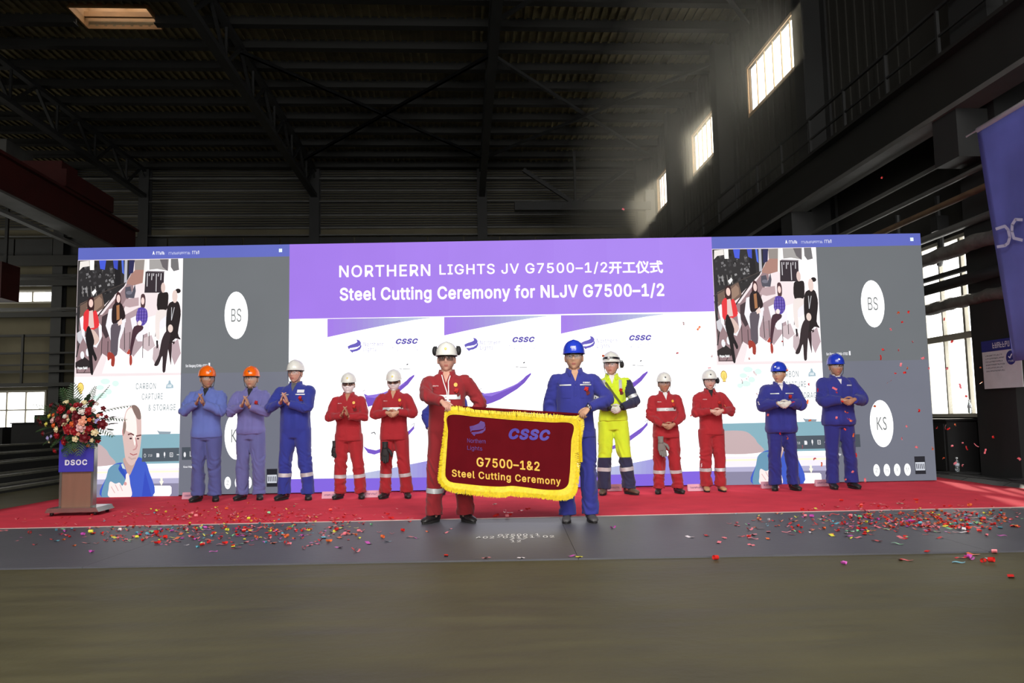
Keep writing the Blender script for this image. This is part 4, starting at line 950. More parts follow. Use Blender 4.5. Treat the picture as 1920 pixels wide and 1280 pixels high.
    if muffs:
        for sx in ((-1, 1) if muffs == 2 else (1,)):
            mf = MB()
            if muffs == 2: mf.ell((sx*.125, .02, .045), (.026, .040, .050), 14, 10); mf.ell((sx*.108, .02, .045), (.012, .044, .054), 14, 8); mf.tube([(sx*.118,.02,-.005),(sx*.135,.02,.01),(sx*.14,.02,.05)], .004, 6)
            else: mf.ell((sx*.135, .03, -.040), (.024, .034, .045), 14, 10); mf.ell((sx*.117, .03, -.040), (.012, .038, .048), 14, 8); mf.tube([(sx*.108,.02,.01),(sx*.14,.02,.012),(sx*.145,.03,-.03)], .005, 6)
            mf.xf(HT).obj('ear_muff', m_gloveb, ho, True)
    if lamp:
        lm = MB().rings([oval(.022, .1150, .1375, n=30, e=2), oval(.050, .1105, .1325, n=30, e=2)], cap=False); lm.xf(HT).obj('lamp_strap', m_fr, ho, True)
        MB().tube([(0,-.128,.034),(0,-.160,.032)], [.018,.016], 12).xf(HT).obj('head_lamp', m_refl, ho, True)
    if strap:
        for sx in (-1, 1):
            MB().tube([(sx*.096,-.03,.0),(sx*.091,-.035,-.07),(sx*.068,-.066,-.145),(sx*.02,-.09,-.182)], .0035, 6, flat=.6).tube([(sx*.098,.05,.0),(sx*.091,-.005,-.055)], .003, 6).xf(HT).obj('chin_strap', m_fr, ho, True)
        if hat == 'white':
            for sx in (-1, 1): MB().add([(sx*.108,-.02,.014),(sx*.098,-.06,.014),(sx*.098,-.045,.045)], [(0,1,2),(2,1,0)]).xf(HT).obj('vent', m_fr, ho)
    # ---- clothing
    g = .014 + puffy
    def sleeve(mbx, side, extra=0.0):
        S_, E_, W, d, n_, cu, th = A[side]; We = W - (W - E_).normalized()*.012
        pts, rr = lerp_path([S_ + Vector((-side*.07, .005, -.005)), S_ + Vector((side*.005,0,.0)), E_, We], [.062+puffy*.6, .070+puffy*.8, .067+puffy*.8, .048+puffy*.4], .02)
        mbx.tube(pts, [r + extra for r in rr], n=16)
    def legtubes(mbx, extra=0.0, zend=.075):
        for (hp, K, AN) in legs:
            An = Vector((AN.x, AN.y - .005, zend)); pts, rr = lerp_path([hp + Vector((0,0,.02)), K, An + Vector((0,0,.12)), An], [.108*bulk, .087, .083, .090], .02)
            mbx.tube(pts, [r + extra for r in rr], n=18)
    ck = {}
    def cloth(mbx, nm, m, voxel=detail, amp=.010, seed=0):
        me_ = remesh(mbx.xf(SM3), voxel, 3, .45); wrinkle(me_, amp, spots, seed + px*.37)
        bm_ = bmesh.new(); bm_.from_mesh(me_); ck[nm] = BVHTree.FromBMesh(bm_); bm_.free()
        return mobj(me_, nm, m, root)
    jm = F[jacket]; tm = F[trousers]
    collar_open = pose.get('open', .03)
    def neck_cut(ob):      # open the neckline
        pass
    jb = MB(); tr_ = trunk(1.0, g)
    if coverall:
        jb.rings([oval(.80, .135*bulk, .105*bulk, 0, 0)] + tr_[1:]) ; sleeve(jb, -1); sleeve(jb, 1); legtubes(jb); upper = cloth(jb, 'coverall', jm)
        jn = 'coverall'
    else:
        tb = MB(); tb.rings([oval(.82, .165*bulk, .112*bulk), oval(.92, .176*bulk, .126*bulk), oval(1.0, .166*bulk, .120*bulk), oval(1.06, .155*bulk, .11*bulk)]); legtubes(tb); lower = cloth(tb, 'trousers', tm, seed=5)
        base = [oval(hem, .186*bulk + puffy*.6, .138*bulk + puffy*.5, 0, 0), oval(hem + .05, .186*bulk + puffy, .138*bulk + puffy, 0, 0)]
        if puffy: base.insert(0, oval(hem - .015, .168*bulk + puffy*.2, .124*bulk, 0, 0))
        jb.rings(base + [r for r, q in zip(tr_, TR) if q[0] > hem + .08]); sleeve(jb, -1); sleeve(jb, 1)
        jn = {'hivis': 'hivis_vest'}.get(jacket, 'jacket'); upper = cloth(jb, jn, jm)
    bv = ck[jn]
    def front(x, z, lift=.004):
        r = bv.ray_cast(Vector((x, (-.185 - puffy - belly)*s, z)), Vector((0, 1, 0)))
        y = r[0].y if r[0] else -.1*s
        return Vector((x, y - lift, z))
    def patch(nm, x0, x1, z0, z1, m, parent=upper, lift=.004, skew=0.0, nx=None):
        mbx = MB(); nx = nx or max(2, int(abs(x1-x0)/.02)); nz = max(1, int((z1-z0)/.02)); vs = []; fs = []
        for j in range(nz+1):
            for i in range(nx+1):
                x = x0 + (x1-x0)*i/nx; vs.append(front(x*s, (z0 + (z1-z0)*j/nz + skew*(x - x0))*s, lift))
        for j in range(nz):
            for i in range(nx): a_ = j*(nx+1)+i; fs.append((a_, a_+1, a_+nx+2, a_+nx+1))
        return mbx.add(vs, fs).obj(nm, m, parent, True)
    def print_(nm, body, x0, x1, z0, z1, m, bold=.0, lift=.006):
        vs, fs = marks(int(body[1:]), 3) if body[0] == '#' else text_mesh(body, bold); return MB().add([front((x0 + (x1-x0)*u)*s, (z0 + (z1-z0)*v)*s, lift + 1e-4*(i // N0)) for i, (u, v) in enumerate(vs)], fs).obj(nm, m, upper)
    # collar: a standing fold round the neck, open at the front
    cm = F[neckc] if neckc else jm
    cl = MB(); rs = []
    for k in range(25):
        a = -PI/2 + .42 + (2*PI - .84)*k/24; ca, sa = math.cos(a), math.sin(a); f = max(0, -sa)
        inner = Vector((.060*ca, .018 + .056*sa, 1.532 + .018*(1-f))); outer = Vector((.080*ca + .012*ca*f, .014 + .076*sa - .030*f*f, 1.537 + .014*(1-f) - .03*f)); low_ = Vector((.094*ca + .03*ca*f, .012 + .088*sa - .038*f*f, 1.487 - .045*f*f))
        rs.append([inner, outer, low_, Vector((low_.x*.94, low_.y*.94, low_.z-.004)), Vector((.070*ca, .015 + .066*sa - .02*f, 1.49 - .02*f))])
    cl.rings(rs, cap=True); cl.xf(SM3).obj('collar', cm, upper, True)
    under = {'white': 'white', None: None}.get(pose.get('under'), pose.get('under'))
    # neckline: dark or pale shirt seen in the opening
    vm = F[under] if under else SK[sk]
    vb = MB(); pts = [(-.046, 1.525), (.046, 1.525), (.022, 1.47), (0, 1.435 - collar_open), (-.022, 1.47)]
    vs_ = [front(x*s, min(z, 1.482)*s, .007) if z < 1.50 else Vector((x*s, (-.052)*s, z*s)) for x, z in pts]; vb.add(vs_, [(4, 2, 1, 0), (4, 3, 2)]); vb.obj('undershirt' if under else 'neckline', vm, upper)
    if under: MB().rings([oval(1.505, .066, .064, 0, .016, n=20), oval(1.545, .061, .061, 0, .008, n=20)], cap=False).xf(SM3).obj('shirt_collar', vm, upper, True)
    if coverall or not puffy: patch('button_placket', -.016, .016, (hem if not coverall else .92) + .01, 1.41, jm, lift=.005)
    if not puffy:
        for k in range(4): 
            q = front(0, (1.37 - .11*k)*s, .007); MB().ell(q, (.006, .002, .006), 8, 4).obj('button', jm, upper, True)
        for sx in (-1, 1): patch('pocket_flap', sx*.045, sx*.14, 1.33, 1.355, jm, lift=.006)
        for sx in (-1, 1): patch('chest_pocket', sx*.048, sx*.137, 1.235, 1.33, jm, lift=.0045)
    else:
        patch('zip_band', -.008, .008, hem + .02, 1.36, jm, lift=.004)
        for sx in (-1, 1): patch('storm_flap', sx*.012, sx*.05, hem + .02, 1.38, jm, lift=.007)
    ct = ck.get('trousers', bv)
    # reflective bands round the legs / sleeves / chest
    def ring(path, r, m, a, b, nm='reflective_band', parent=None, n=18, grow=.004):
        pts, rr = lerp_path(path, r, .02); L = len(pts); q = pts[int(L*a):max(int(L*b), int(L*a)+2)]; rq = rr[int(L*a):max(int(L*b), int(L*a)+2)]
        q = [q[0].lerp(q[-1], k/3) for k in range(4)]; mbx = MB().tube(q, [x + grow for x in [rq[0] + (rq[-1]-rq[0])*k/3 for k in range(4)]], n, cap=False)
        return mbx
    def hug(mbx, bvh, lift=.0035):
        out = []
        for p in mbx.v:
            r = bvh.find_nearest(p); out.append(r[0] + r[1]*lift if r[0] is not None and r[3] < .04 else p)
        mbx.v = out; return mbx
    lowobj = upper if coverall else lower
    if 'leg' in bands:
        zb = .30
        for (hp, K, AN) in legs:
            t0 = (K.z - (zb+.05))/(K.z - AN.z); t1 = (K.z - zb)/(K.z - AN.z); a_, b_ = K.lerp(AN, t0), K.lerp(AN, t1)
            mbx = MB().tube([a_.lerp(b_, k/4) for k in range(5)], .088, 26, cap=False); hug(mbx.xf(SM3), ct, .004); mbx.obj('reflective_band', m_refl, lowobj, True)
    if 'chest' in bands: patch('reflective_band', -.145, .145, 1.238, 1.284, m_refl, lift=.008, nx=18)
    if 'vestbands' in bands:
        for sx in (-1, 1): patch('reflective_band', sx*.085, sx*.125, 1.32, 1.46, m_refl, lift=.008)
    if 'line' in bands:
        for sx in (-1, 1): patch('reflective_piping', sx*.045 if sx > 0 else -.16, .16 if sx > 0 else -.045, 1.362, 1.374, m_refl, lift=.008)
    for side in (-1, 1):
        S_, E_, W, d, n_, cu, th = A[side]; We = W - (W - E_).normalized()*.012
        cu_ = MB().tube([E_.lerp(We, .86), E_.lerp(We, .93), We], [.051+puffy*.35, .051+puffy*.3, .047+puffy*.2], 16, cap=False).xf(SM3); cu_.obj('cuff', jm if not vest else F['navy'], upper, True)
        if 'sleeve' in bands:
            a_ = S_.lerp(E_, .70); b_ = S_.lerp(E_, .86); hug(MB().tube([a_.lerp(b_, k/3) for k in range(4)], .07, 20, cap=False).xf(SM3), bv, .005).obj('reflective_band', m_refl, upper, True)
        if glove:
            hand_mb(W, d, n_, th, cu, grow=.0025).xf(SM3).obj('work_glove', {'white': m_glove, 'mixed': m_glove}[glove], root, True)
            if glove == 'mixed': MB().tube([W - d.normalized()*.02, W + d.normalized()*.03], [.032,.036], 12).xf(SM3).obj('glove_cuff', m_gloveb, root, True)
    if vest:
        arms_ = [(A[q][0].lerp(A[q][1], .12)*s, A[q][1]*s, A[q][2]*s, q) for q in (-1, 1)]
        def near_arm(c):
            for a_, e_, w_, q in arms_:
                if c.x*q < a_.x*q - .01 - max(0, (a_.z - c.z))*.35 and (c - e_).length > .1 and c.y > -.14: continue
                for u, v in ((a_, e_), (e_, w_)):
                    t = max(0, min(1, (c-u).dot(v-u)/(v-u).length_squared))
                    if (c - u.lerp(v, t)).length < .082: return True
            return False
        split_faces(upper, near_arm, 'navy_sleeve', F['navy'])
        lg = split_faces(lowobj, lambda c: c.z < .47*s, 'navy_trouser_leg', F['navy'], cut=.47*s)
        for (hp, K, AN) in legs:
            q0 = K.lerp(AN, .38); q1 = K.lerp(AN, .50); hug(MB().tube([q0.lerp(q1, k/3) for k in range(4)], .082, 26, cap=False).xf(SM3), ct, .006).obj('reflective_band', m_refl, lg, True)
        bd = MB(); sp = [(-.085, 1.43), (-.04, 1.36), (.02, 1.27), (.09, 1.17), (.15, 1.08)]
        for (xa, za), (xb, zb_) in zip(sp, sp[1:]):
            bd.add([front(xa*s - .012, za*s - .008, .012), front(xb*s - .012, zb_*s - .008, .012), front(xb*s + .012, zb_*s + .008, .012), front(xa*s + .012, za*s + .008, .012)], [(0,1,2,3)])
        bd.obj('shoulder_strap', mat('olive_webbing', (88,92,44), .8), upper)
    if chest:
        if 'name' in chest: print_('name_print', '#8', -.135, -.075, 1.372, 1.382, mat('print_white', (240,240,240), .5), .02)
        if 'emblem' in chest:
            c0 = (.098, 1.385); e = MB(); rr_ = []
            for k in range(13): a = PI*(1.2 - 1.4*k/12); rr_.append((c0[0] + .019*math.cos(a), c0[1] + .021*math.sin(a)))
            rr_ += [(c0[0] + .008, c0[1]-.02), (c0[0]-.008, c0[1]-.02)]
            e.add([front(x*s, z*s, .006) for x, z in rr_], [tuple(range(len(rr_)-1, -1, -1))]); e.obj('chest_emblem', m_gold, upper)
        if 'cssc' in chest: print_('chest_print', 'CSSC', .075, .15, 1.382, 1.397, mat('print_white', (240,240,240), .5), .03)
        if 'back' in chest: patch('name_badge', .065, .15, 1.39, 1.43, mat('badge_white', (214,218,226), .6), lift=.009)
        if 'corsage' in chest:
            c = front(.108*s, 1.325*s, .012); fl_ = MB(); rn = random.Random(px)
            for k in range(9):
                a = 2*PI*k/9; r = .017 if k % 2 else .011
                fl_.ell(c + Vector((r*math.cos(a), -.004 - .003*(k % 3), r*math.sin(a))), (.010,.007,.010), 7, 5)
            fl_.ell(c + Vector((0,-.010,0)), (.010,.008,.010), 8, 6); co = fl_.obj('corsage', m_flower, upper, True)
            for k in range(5):
                a = -PI/2 + (k-2)*.38; q = c + Vector((math.cos(a)*.045, .003, math.sin(a)*.062)); w_ = Vector((.007*math.sin(a)*-1, 0, .007*math.cos(a)))
                MB().add([c + w_, c - w_, q - w_*1.2, q + w_*1.2], [(0,1,2,3),(3,2,1,0)]).obj('ribbon', m_ribbon, co)
        if 'lanyard' in chest:
            ln = MB()
            for sx in (-1, 1):
                ptsl = [(sx*.045, 1.49), (sx*.025, 1.42), (.02 + sx*.008, 1.31), (.02 + sx*.004, 1.22)]
                for (xa, za), (xb, zb_) in zip(ptsl, ptsl[1:]): ln.add([front(xa*s-.005, za*s, .014), front(xb*s-.005, zb_*s, .014), front(xb*s+.005, zb_*s, .014), front(xa*s+.005, za*s, .014)], [(0,1,2,3)])
            lo = ln.obj('lanyard', F['white'], upper); q = front(.02*s, 1.195*s, .018); MB().box(q.x-.026, q.x+.026, q.y-.002, q.y+.002, q.z-.03, q.z+.03).obj('id_badge', mat('badge_white', (214,218,226), .6), lo)
        if 'watch' in chest:
            S_, E_, W, d, n_, cu, th = A[1]; u = (W - E_).normalized(); wt = MB().tube([(W - u*.0)*s, (W + u*.018)*s], .031, 14); wt.ell((W + u*.01 + Vector((.0,-.02,.022)))*s, (.017,.012,.014), 10, 6); wt.obj('wristwatch', m_watch, root, True)
    # ---- boots
    bmz = {'black': m_boot, 'brown': m_bootb, 'tan': m_boott, 'grey': m_bootg}[boots]
    for (hp, K, AN), ty in zip(legs, toes):
        c0 = Vector((AN.x, AN.y + .02, 0)); rs = []
        for y, hw, z1 in ((.075,.022,.05),(.068,.034,.10),(.03,.039,.125),(-.02,.040,.125),(-.06,.041,.098),(-.10,.046,.078),(-.14,.049,.066),(-.175,.045,.056),(-.197,.030,.042),(-.205,.012,.030)):
            r = []
            for k in range(14):
                a = 2*PI*k/14; r.append(Vector((hw*math.cos(a)*(1 if math.sin(a) < 0 else .93), y, .016 + (z1-.016)*.5*(1 + math.copysign(abs(math.sin(a))**.8, math.sin(a))))))
            rs.append(r)
        RM = Matrix.Translation(c0) @ Matrix.Rotation(R_(ty), 4, 'Z')
        bt = MB().rings(rs); bt.tube([(0,.02,.06), (0,.02,.16)], .05, 14); bt.xf(SM3 @ RM); bo = bt.obj('boot', bmz, root, True)
        so2 = [(.036*math.cos(2*PI*k/20)*(1.32 if math.sin(2*PI*k/20) < 0 else 1.05), -.062 + .145*math.sin(2*PI*k/20)) for k in range(20)]
        MB().rings([[Vector((x, y, z)) for x, y in so2] for z in (.001, .028)]).xf(SM3 @ RM).obj('sole', m_sole, bo)
        MB().tube([(-.022,-.075,.098),(.022,-.09,.092)], .003, 5).tube([(.022,-.075,.098),(-.022,-.09,.092)], .003, 5).tube([(-.022,-.055,.108),(.022,-.07,.102)], .003, 5).xf(SM3 @ RM).obj('laces', m_fr, bo)
    root['_s'] = s
    return root, s
def split_faces(ob, pred, nm, m, cut=None):
    bm = bmesh.new(); bm.from_mesh(ob.data)
    if cut: bmesh.ops.bisect_plane(bm, geom=bm.verts[:] + bm.edges[:] + bm.faces[:], plane_co=(0,0,cut), plane_no=(0,0,1))
    b2 = bm.copy(); sel = [f for f in bm.faces if pred(f.calc_center_median())]; idx = {f.index for f in sel}; bm.faces.index_update(); b2.faces.ensure_lookup_table()
    keep = [f for f in b2.faces if not pred(f.calc_center_median())]
    bmesh.ops.delete(bm, geom=sel, context='FACES'); bmesh.ops.delete(b2, geom=keep, context='FACES')
    bm.to_mesh(ob.data); me = bpy.data.meshes.new(nm); b2.to_mesh(me); bm.free(); b2.free()
    return mobj(me, nm, m, ob)
def clap(z, x=0.0, y=-.27, off=.048, tilt=.6, flip=1, hint=None):
    """hands pressed together before the chest"""
    hl = {} ; 
    L = dict(w=(x - off, y, z - .05), d=(.30, -.28, tilt), n=(.9, .05, -.3), t=(-.1, -.4, .6), curl=.18); Rr = dict(w=(x + off, y - .005, z - .065), d=(-.12, -.25, tilt), n=(-.9, .05, -.3), t=(.1, -.4, .6), curl=.22)
    return dict(L=L, R=Rr)
def clasp(z, x=0.0, y=-.25):
    return dict(L=dict(w=(x - .075, y, z + .03), d=(.85, -.22, -.35), n=(0, 1, .15), t=(.1, -.1, 1), curl=.55), R=dict(w=(x + .08, y - .02, z + .035), d=(-.85, -.2, -.4), n=(0, 1, .15), t=(-.1, -.1, 1), curl=.6))
def P_(d, **k): d = dict(d); d.update(k); return d
people = {}
people[1] = person('leftmost person clapping, pale blue jacket and orange hard hat, face turned right', 378, 941, 684, P_(clap(1.36, -.02), under='black'), 'light', 'lightp', 'c', 'orange', turn=.12, head=(.55, .04), emblem=('blank', 'bluegrey'), strap=True, ankles=(.10,.12), boots='black', hem=.86, bulk=1.06, puffy=.006, chest=())
people[2] = person('person clapping in a lilac blue jacket and orange hard hat with a red corsage', 463, 938, 685, P_(clap(1.33, .0), under='black'), 'lilac', 'lilacp', 'a', 'orange', turn=.04, head=(.0, .0), emblem=('blank', 'dark'), strap=True, ankles=(.11,.12), chest=('corsage',), hem=.90, bulk=1.04, puffy=.006)
people[3] = person('tall person in royal blue coveralls and white hard hat, clapping beside the orange helmets', 548, 938, 673, P_(clap(1.31, -.06), under='grey'), 'royal', 'royal', 'd', 'white', turn=-.05, head=(-.15, 0), strap=True, coverall=True, ankles=(.15,.17), bands=('leg', 'line'), chest=('corsage', 'back'), boots='black', bulk=1.12, shoulders=1.1, belly=.012, hair='grey')
people[4] = person('masked person in red workwear clapping, left one of the two masked people', 650, 936, 697, clap(1.25, .0), 'red', 'red', 'c', 'white', head=(.05, .08), mask=True, glasses='dark', ankles=(.13,.17), bands=('leg',), chest=('name', 'emblem', 'corsage'), emblem=('shell', ''), hem=.83, bulk=1.08)
people[5] = person('masked person in red workwear with a chest band, right one of the two masked people', 737, 935, 691, P_(clasp(1.18, .01)), 'red', 'red', 'a', 'white', head=(0, .22), mask=True, glasses='dark', ankles=(.13,.17), bands=('leg', 'chest'), chest=('name', 'emblem', 'corsage'), emblem=('shell', ''), hem=.82, bulk=1.08)
hold6 = dict(L=dict(wp=(829, 753, 7.76), w=(0,0,0), d=(.55, -.45, -.45), n=(.1, .3, -.9), t=(.5, .5, .2), hint=(-1, .15, -.15), curl=.95), R=dict(w=(.24, -.09, .97), d=(-.25, -.25, -.8), n=(-.1, -.3, -.9), t=(-.2, -.5, .3), hint=(.8, .5, 0), curl=.6))
people[6] = person('person in deep red coveralls and ear muffs holding the left end of the banner', 839, 982, 639, hold6, 'dred', 'dred', 'd', 'white', muffs=2, coverall=True, ankles=(.145,.17), bands=('leg', 'chest'), chest=('name', 'emblem', 'corsage', 'lanyard'), emblem=('shell', ''), boots='black', bulk=1.08, shoulders=1.06, belly=.012, glasses='dark', detail=.0095, hair='grey', toes=(-30, 30))
hold8 = dict(L=dict(w=(-.245, -.07, .93), d=(.25, -.25, -.8), n=(.1, -.3, -.9), t=(.2, -.5, .3), hint=(-.35, .9, 0), curl=.6), R=dict(wp=(1104, 764, 7.76), w=(0,0,0), d=(-.55, -.35, -.5), n=(-.1, .3, -.9), t=(-.5, .5, .2), hint=(1, .15, -.3), curl=.95))
people[8] = person('person in a blue work suit and hard hat holding the right end of the banner', 1086, 981, 635, P_(hold8, under=None), 'blue', 'blue', 'a', 'blue', head=(-.12, 0), ankles=(.105,.125), bands=('line',), chest=('cssc', 'corsage', 'watch'), emblem=('text', ''), boots='grey', bulk=1.07, shoulders=1.05, hem=.84, glasses='clear', detail=.0095, toes=(-8, 8))
people[9] = person('person in a yellow high visibility suit and white hard hat with a head lamp', 1156, 928, 657, P_(clasp(1.07, .03), under='white'), 'hivis', 'hivis', 'd', 'white', turn=-.1, head=(-.25, 0), muffs=1, lamp=True, strap=True, vest=True, glove='mixed', ankles=(.14,.17), bands=('sleeve', 'vestbands'), chest=('corsage',), boots='brown', hem=.93, bulk=1.0, toes=(-10, 35))
people[10] = person('person in red workwear with hands folded low, just right of the yellow suit', 1256, 926, 696, P_(clasp(1.0, .0, -.22), under='white'), 'red', 'red', 'c', 'white', head=(0, .05), strap=True, ankles=(.13,.15), bands=('leg', 'chest'), chest=('name', 'emblem', 'corsage'), emblem=('blank', 'dark'), hem=.83, bulk=1.08)
people[11] = person('slim dark haired person in red workwear and white hard hat with tan boots', 1343, 922, 691, P_(clasp(1.17, .03, -.26), under='black'), 'red', 'red', 'b', 'white', head=(-.05, .03), strap=True, muffs=1, ankles=(.11,.11), bands=('leg',), chest=('name', 'corsage'), emblem=('blank', 'dark'), boots='tan', hem=.84, woman=True, shoulders=.95, toes=(-5, 5))
people[12] = person('person in a padded blue jacket and pale gloves, face turned left', 1477, 920, 676, P_(clasp(1.20, -.02, -.31), under='white'), 'blue', 'dblue', 'a', 'blue', turn=-.1, head=(-.6, 0), glove='white', ankles=(.115,.13), chest=('corsage',), bands=('line',), emblem=('blank', 'white'), boots='black', hem=.82, puffy=.028, bulk=1.08)
people[13] = person('rightmost person in the row, padded blue jacket and hard hat, bare folded hands', 1587, 917, 661, P_(clasp(1.16, .02, -.30), under='white'), 'blue', 'dblue', 'c', 'blue', head=(.0, .05), strap=True, ankles=(.12,.14), bands=(), chest=('cssc',), emblem=('blank', 'white'), boots='black', hem=.86, puffy=.026, bulk=1.08, toes=(-8, 8))
people[7] = person('person in blue mostly hidden behind the banner holder in deep red', 843, 921, 690, dict(L=dict(w=(-.30,-.10,1.0), d=(.1,-.2,-1), n=(1,0,0), curl=.4, hint=(-.8,.4,-.2), t=(0,-1,0)), R=dict(w=(.06,-.24,1.06), d=(-.6,-.2,-.2), n=(0,1,0), t=(0,0,1), curl=.5)), 'royal', 'navy', 'b', 'white', head=(0, 0), ankles=(.12,.12), boots='black', depth=10.95, H=1.60)

# ================================================================== CEREMONIAL BANNER held by the two front people
m_vel = mat('maroon_velvet', (88,8,18), .9, var=.1, vscale=5, bump=.15, bscale=300, spec=.1); m_fri = mat('golden_fringe', (226,196,24), .6, var=.2, vscale=40); m_goldt = mat('gold_lettering', (222,176,62), .5)
m_viol = mat('violet_print', (72,28,112), .6); m_violb = mat('blue_violet_print', (64,48,146), .6)
BP = Flat((0, 7.76, 1), (1, .02, 0), (0, 0, 1))
BP.wave = lambda x, z: .012*math.sin(x*9 + z*2.2) + .008*math.sin(x*21 - z*3) * (1 if z < .1 else .6)
Zb = lambda pts: [(760 + x/3.2, 610 + y/3.2) for x, y in pts]
banner = empty('ceremonial_banner', (BP.o.x + .25, 7.86, 0)); tag(banner, 'maroon velvet banner with gold fringe and lettering, held between the two front people', 'banner')
BI = Matrix.Translation(-Vector(banner.location))
def bobj(mb, name, m, smooth=False, parent=banner): mb.v = [BI @ p for p in mb.v]; return mb.obj(name, m, parent, smooth)
outer = Zb([(262,500),(420,505),(640,520),(860,535),(1048,550),(1040,700),(1028,860),(1015,960),(992,1005),(930,1022),(860,1020),(780,1006),(700,1000),(640,988),(600,998),(540,1000),(440,992),(340,975),(270,958),(222,925),(218,880),(232,760),(246,640)])
def grid_fill(outline, lift, name, m, thick=True, step=.03):
    q = [BP.uv(*p) for p in outline]
    bm = bmesh.new(); vs = [bm.verts.new((x, z, 0)) for x, z in q]; bm.faces.new(vs)
    x0 = min(a for a, b in q); x1 = max(a for a, b in q); z0 = min(b for a, b in q); z1 = max(b for a, b in q); x = x0 + step
    while x < x1: bmesh.ops.bisect_plane(bm, geom=bm.verts[:]+bm.edges[:]+bm.faces[:], plane_co=(x,0,0), plane_no=(1,0,0)); x += step
    z = z0 + step*2
    while z < z1: bmesh.ops.bisect_plane(bm, geom=bm.verts[:]+bm.edges[:]+bm.faces[:], plane_co=(0,z,0), plane_no=(0,1,0)); z += step*2
    bmesh.ops.recalc_face_normals(bm, faces=bm.faces)
    me = bpy.data.meshes.new(name)
    for v in bm.verts: v.co = BI @ BP.P(v.co.x, v.co.y, lift)
    bm.to_mesh(me); bm.free(); me.materials.append(m); me.polygons.foreach_set('use_smooth', [True]*len(me.polygons))
    o = link(name, me, banner)
    if thick: s_ = o.modifiers.new('s', 'SOLIDIFY'); s_.thickness = .004; s_.offset = 0
    return o
cloth_ = grid_fill(outer, 0, 'banner_cloth', m_vel)
# fringe: woven heading plus hanging threads along all four edges
inner = Zb([(262,540),(430,548),(640,566),(860,580),(1003,592),(996,700),(990,840),(985,900),(975,955),(940,982),(880,985),(800,980),(700,968),(640,962),(590,966),(540,966),(440,958),(340,948),(275,938),(247,915),(240,880),(248,760),(256,640)])
edge = Zb([(256,488),(420,495),(640,512),(860,528),(1056,545),(1056,700),(1046,860),(1034,960),(1008,1020),(940,1043),(860,1036),(780,1026),(700,1024),(635,1016),(590,1024),(540,1024),(440,1014),(335,1002),(250,982),(200,935),(198,880),(212,760),(232,620)])
sq_i = arc_pts(inner, 18); sq_e = arc_pts(edge, 18); rn = random.Random(3); hd = MB(); th = MB()
N = len(sq_i)
for k in range(N):
    a = Vector(BP.uv(*sq_i[k])); b = Vector(BP.uv(*sq_e[k])); a2 = Vector(BP.uv(*sq_i[(k+1)%N])); b2 = Vector(BP.uv(*sq_e[(k+1)%N]))
    h0 = a.lerp(b, .30); h1 = a2.lerp(b2, .30)
    hd.add([BP.P(a.x, a.y, .008), BP.P(a2.x, a2.y, .008), BP.P(h1.x, h1.y, .010), BP.P(h0.x, h0.y, .010)], [(0,1,2,3)])
    for r in range(5):
        f = r/5; p = a.lerp(a2, f); q = b.lerp(b2, f); hp = p.lerp(q, .12)
        hang = Vector((0, -.012)) * rn.random(); tip = q + hang + Vector((rn.uniform(-.006, .006), rn.uniform(-.008, .006))); md = p.lerp(tip, .55) + Vector((rn.uniform(-.003, .003), 0))
        l0 = .010 + rn.random()*.004; wv = (tip - hp); wv = Vector((-wv.y, wv.x)).normalized() * .0032
        th.add([BP.P(hp.x-wv.x, hp.y-wv.y, l0), BP.P(hp.x+wv.x, hp.y+wv.y, l0), BP.P(md.x+wv.x, md.y+wv.y, l0+.009), BP.P(md.x-wv.x, md.y-wv.y, l0+.009), BP.P(tip.x+wv.x*.6, tip.y+wv.y*.6, l0+.001), BP.P(tip.x-wv.x*.6, tip.y-wv.y*.6, l0+.001)], [(0,1,2,3),(3,2,4,5)])
bobj(hd, 'fringe_heading', m_fri); tag(bobj(th, 'fringe_threads', m_fri), kind='stuff')
def ruv(px, py, l): x, z = BP.uv(px, py); return BP.P(x, z, l)
a = ruv(760+250/3.2, 610+486/3.2, -.004); b = ruv(760+1052/3.2, 610+536/3.2, -.004)
d = (b - a).normalized(); bobj(MB().tube([a - d*.01, b + d*.02], .011, 12), 'banner_pole', m_vel, True)
slv = MB().tube([a + d*.03, a.lerp(b, .5), b - d*.03], .0145, 12); bobj(slv, 'pole_sleeve', m_vel, True)
bobj(MB().tube([b + d*.02, b + d*.035], .013, 10), 'pole_cap', m_watch, True)
ts = MB(); t0 = ruv(760+1046/3.2, 610+565/3.2, .02)
for k in range(14):
    o_ = Vector((rn.uniform(-.012, .012), rn.uniform(-.008, .008), 0)); ts.tube([t0, t0 + o_ + Vector((0, 0, -.12)), t0 + o_*1.6 + Vector((0, 0, -.40))], .0028, 4)
tag(bobj(ts, 'tassel', m_fri), kind='stuff'); bobj(MB().ell(t0, (.012,.012,.014), 10, 6), 'tassel_knot', m_gold, True)
tx = MB(); BP.text(tx, 'G7500\u20131&2', 760+428/3.2, 610+845/3.2, 760+806/3.2, 610+873/3.2, 17.5, lift=.006, bold=.02, space=1.08); bobj(tx, 'gold_lettering', m_goldt)
tx = MB(); BP.text(tx, 'Steel Cutting Ceremony', 760+280/3.2, 610+917/3.2, 760+933/3.2, 610+968/3.2, 17.5, lift=.006, bold=.02, space=1.12); bobj(tx, 'gold_lettering', m_goldt)
tx = MB(); BP.text(tx, 'CSSC', 760+620/3.2, 610+682/3.2, 760+870/3.2, 610+692/3.2, 21, lift=.006, bold=.05, shear=.3, space=1.15); bobj(tx, 'letter_logo', m_violb)
tx = MB(); BP.text(tx, 'Northern', 760+372/3.2, 610+702/3.2, 760+482/3.2, 610+708/3.2, 8, lift=.006); BP.text(tx, 'Lights', 760+372/3.2, 610+752/3.2, 760+462/3.2, 610+757/3.2, 10, lift=.006)
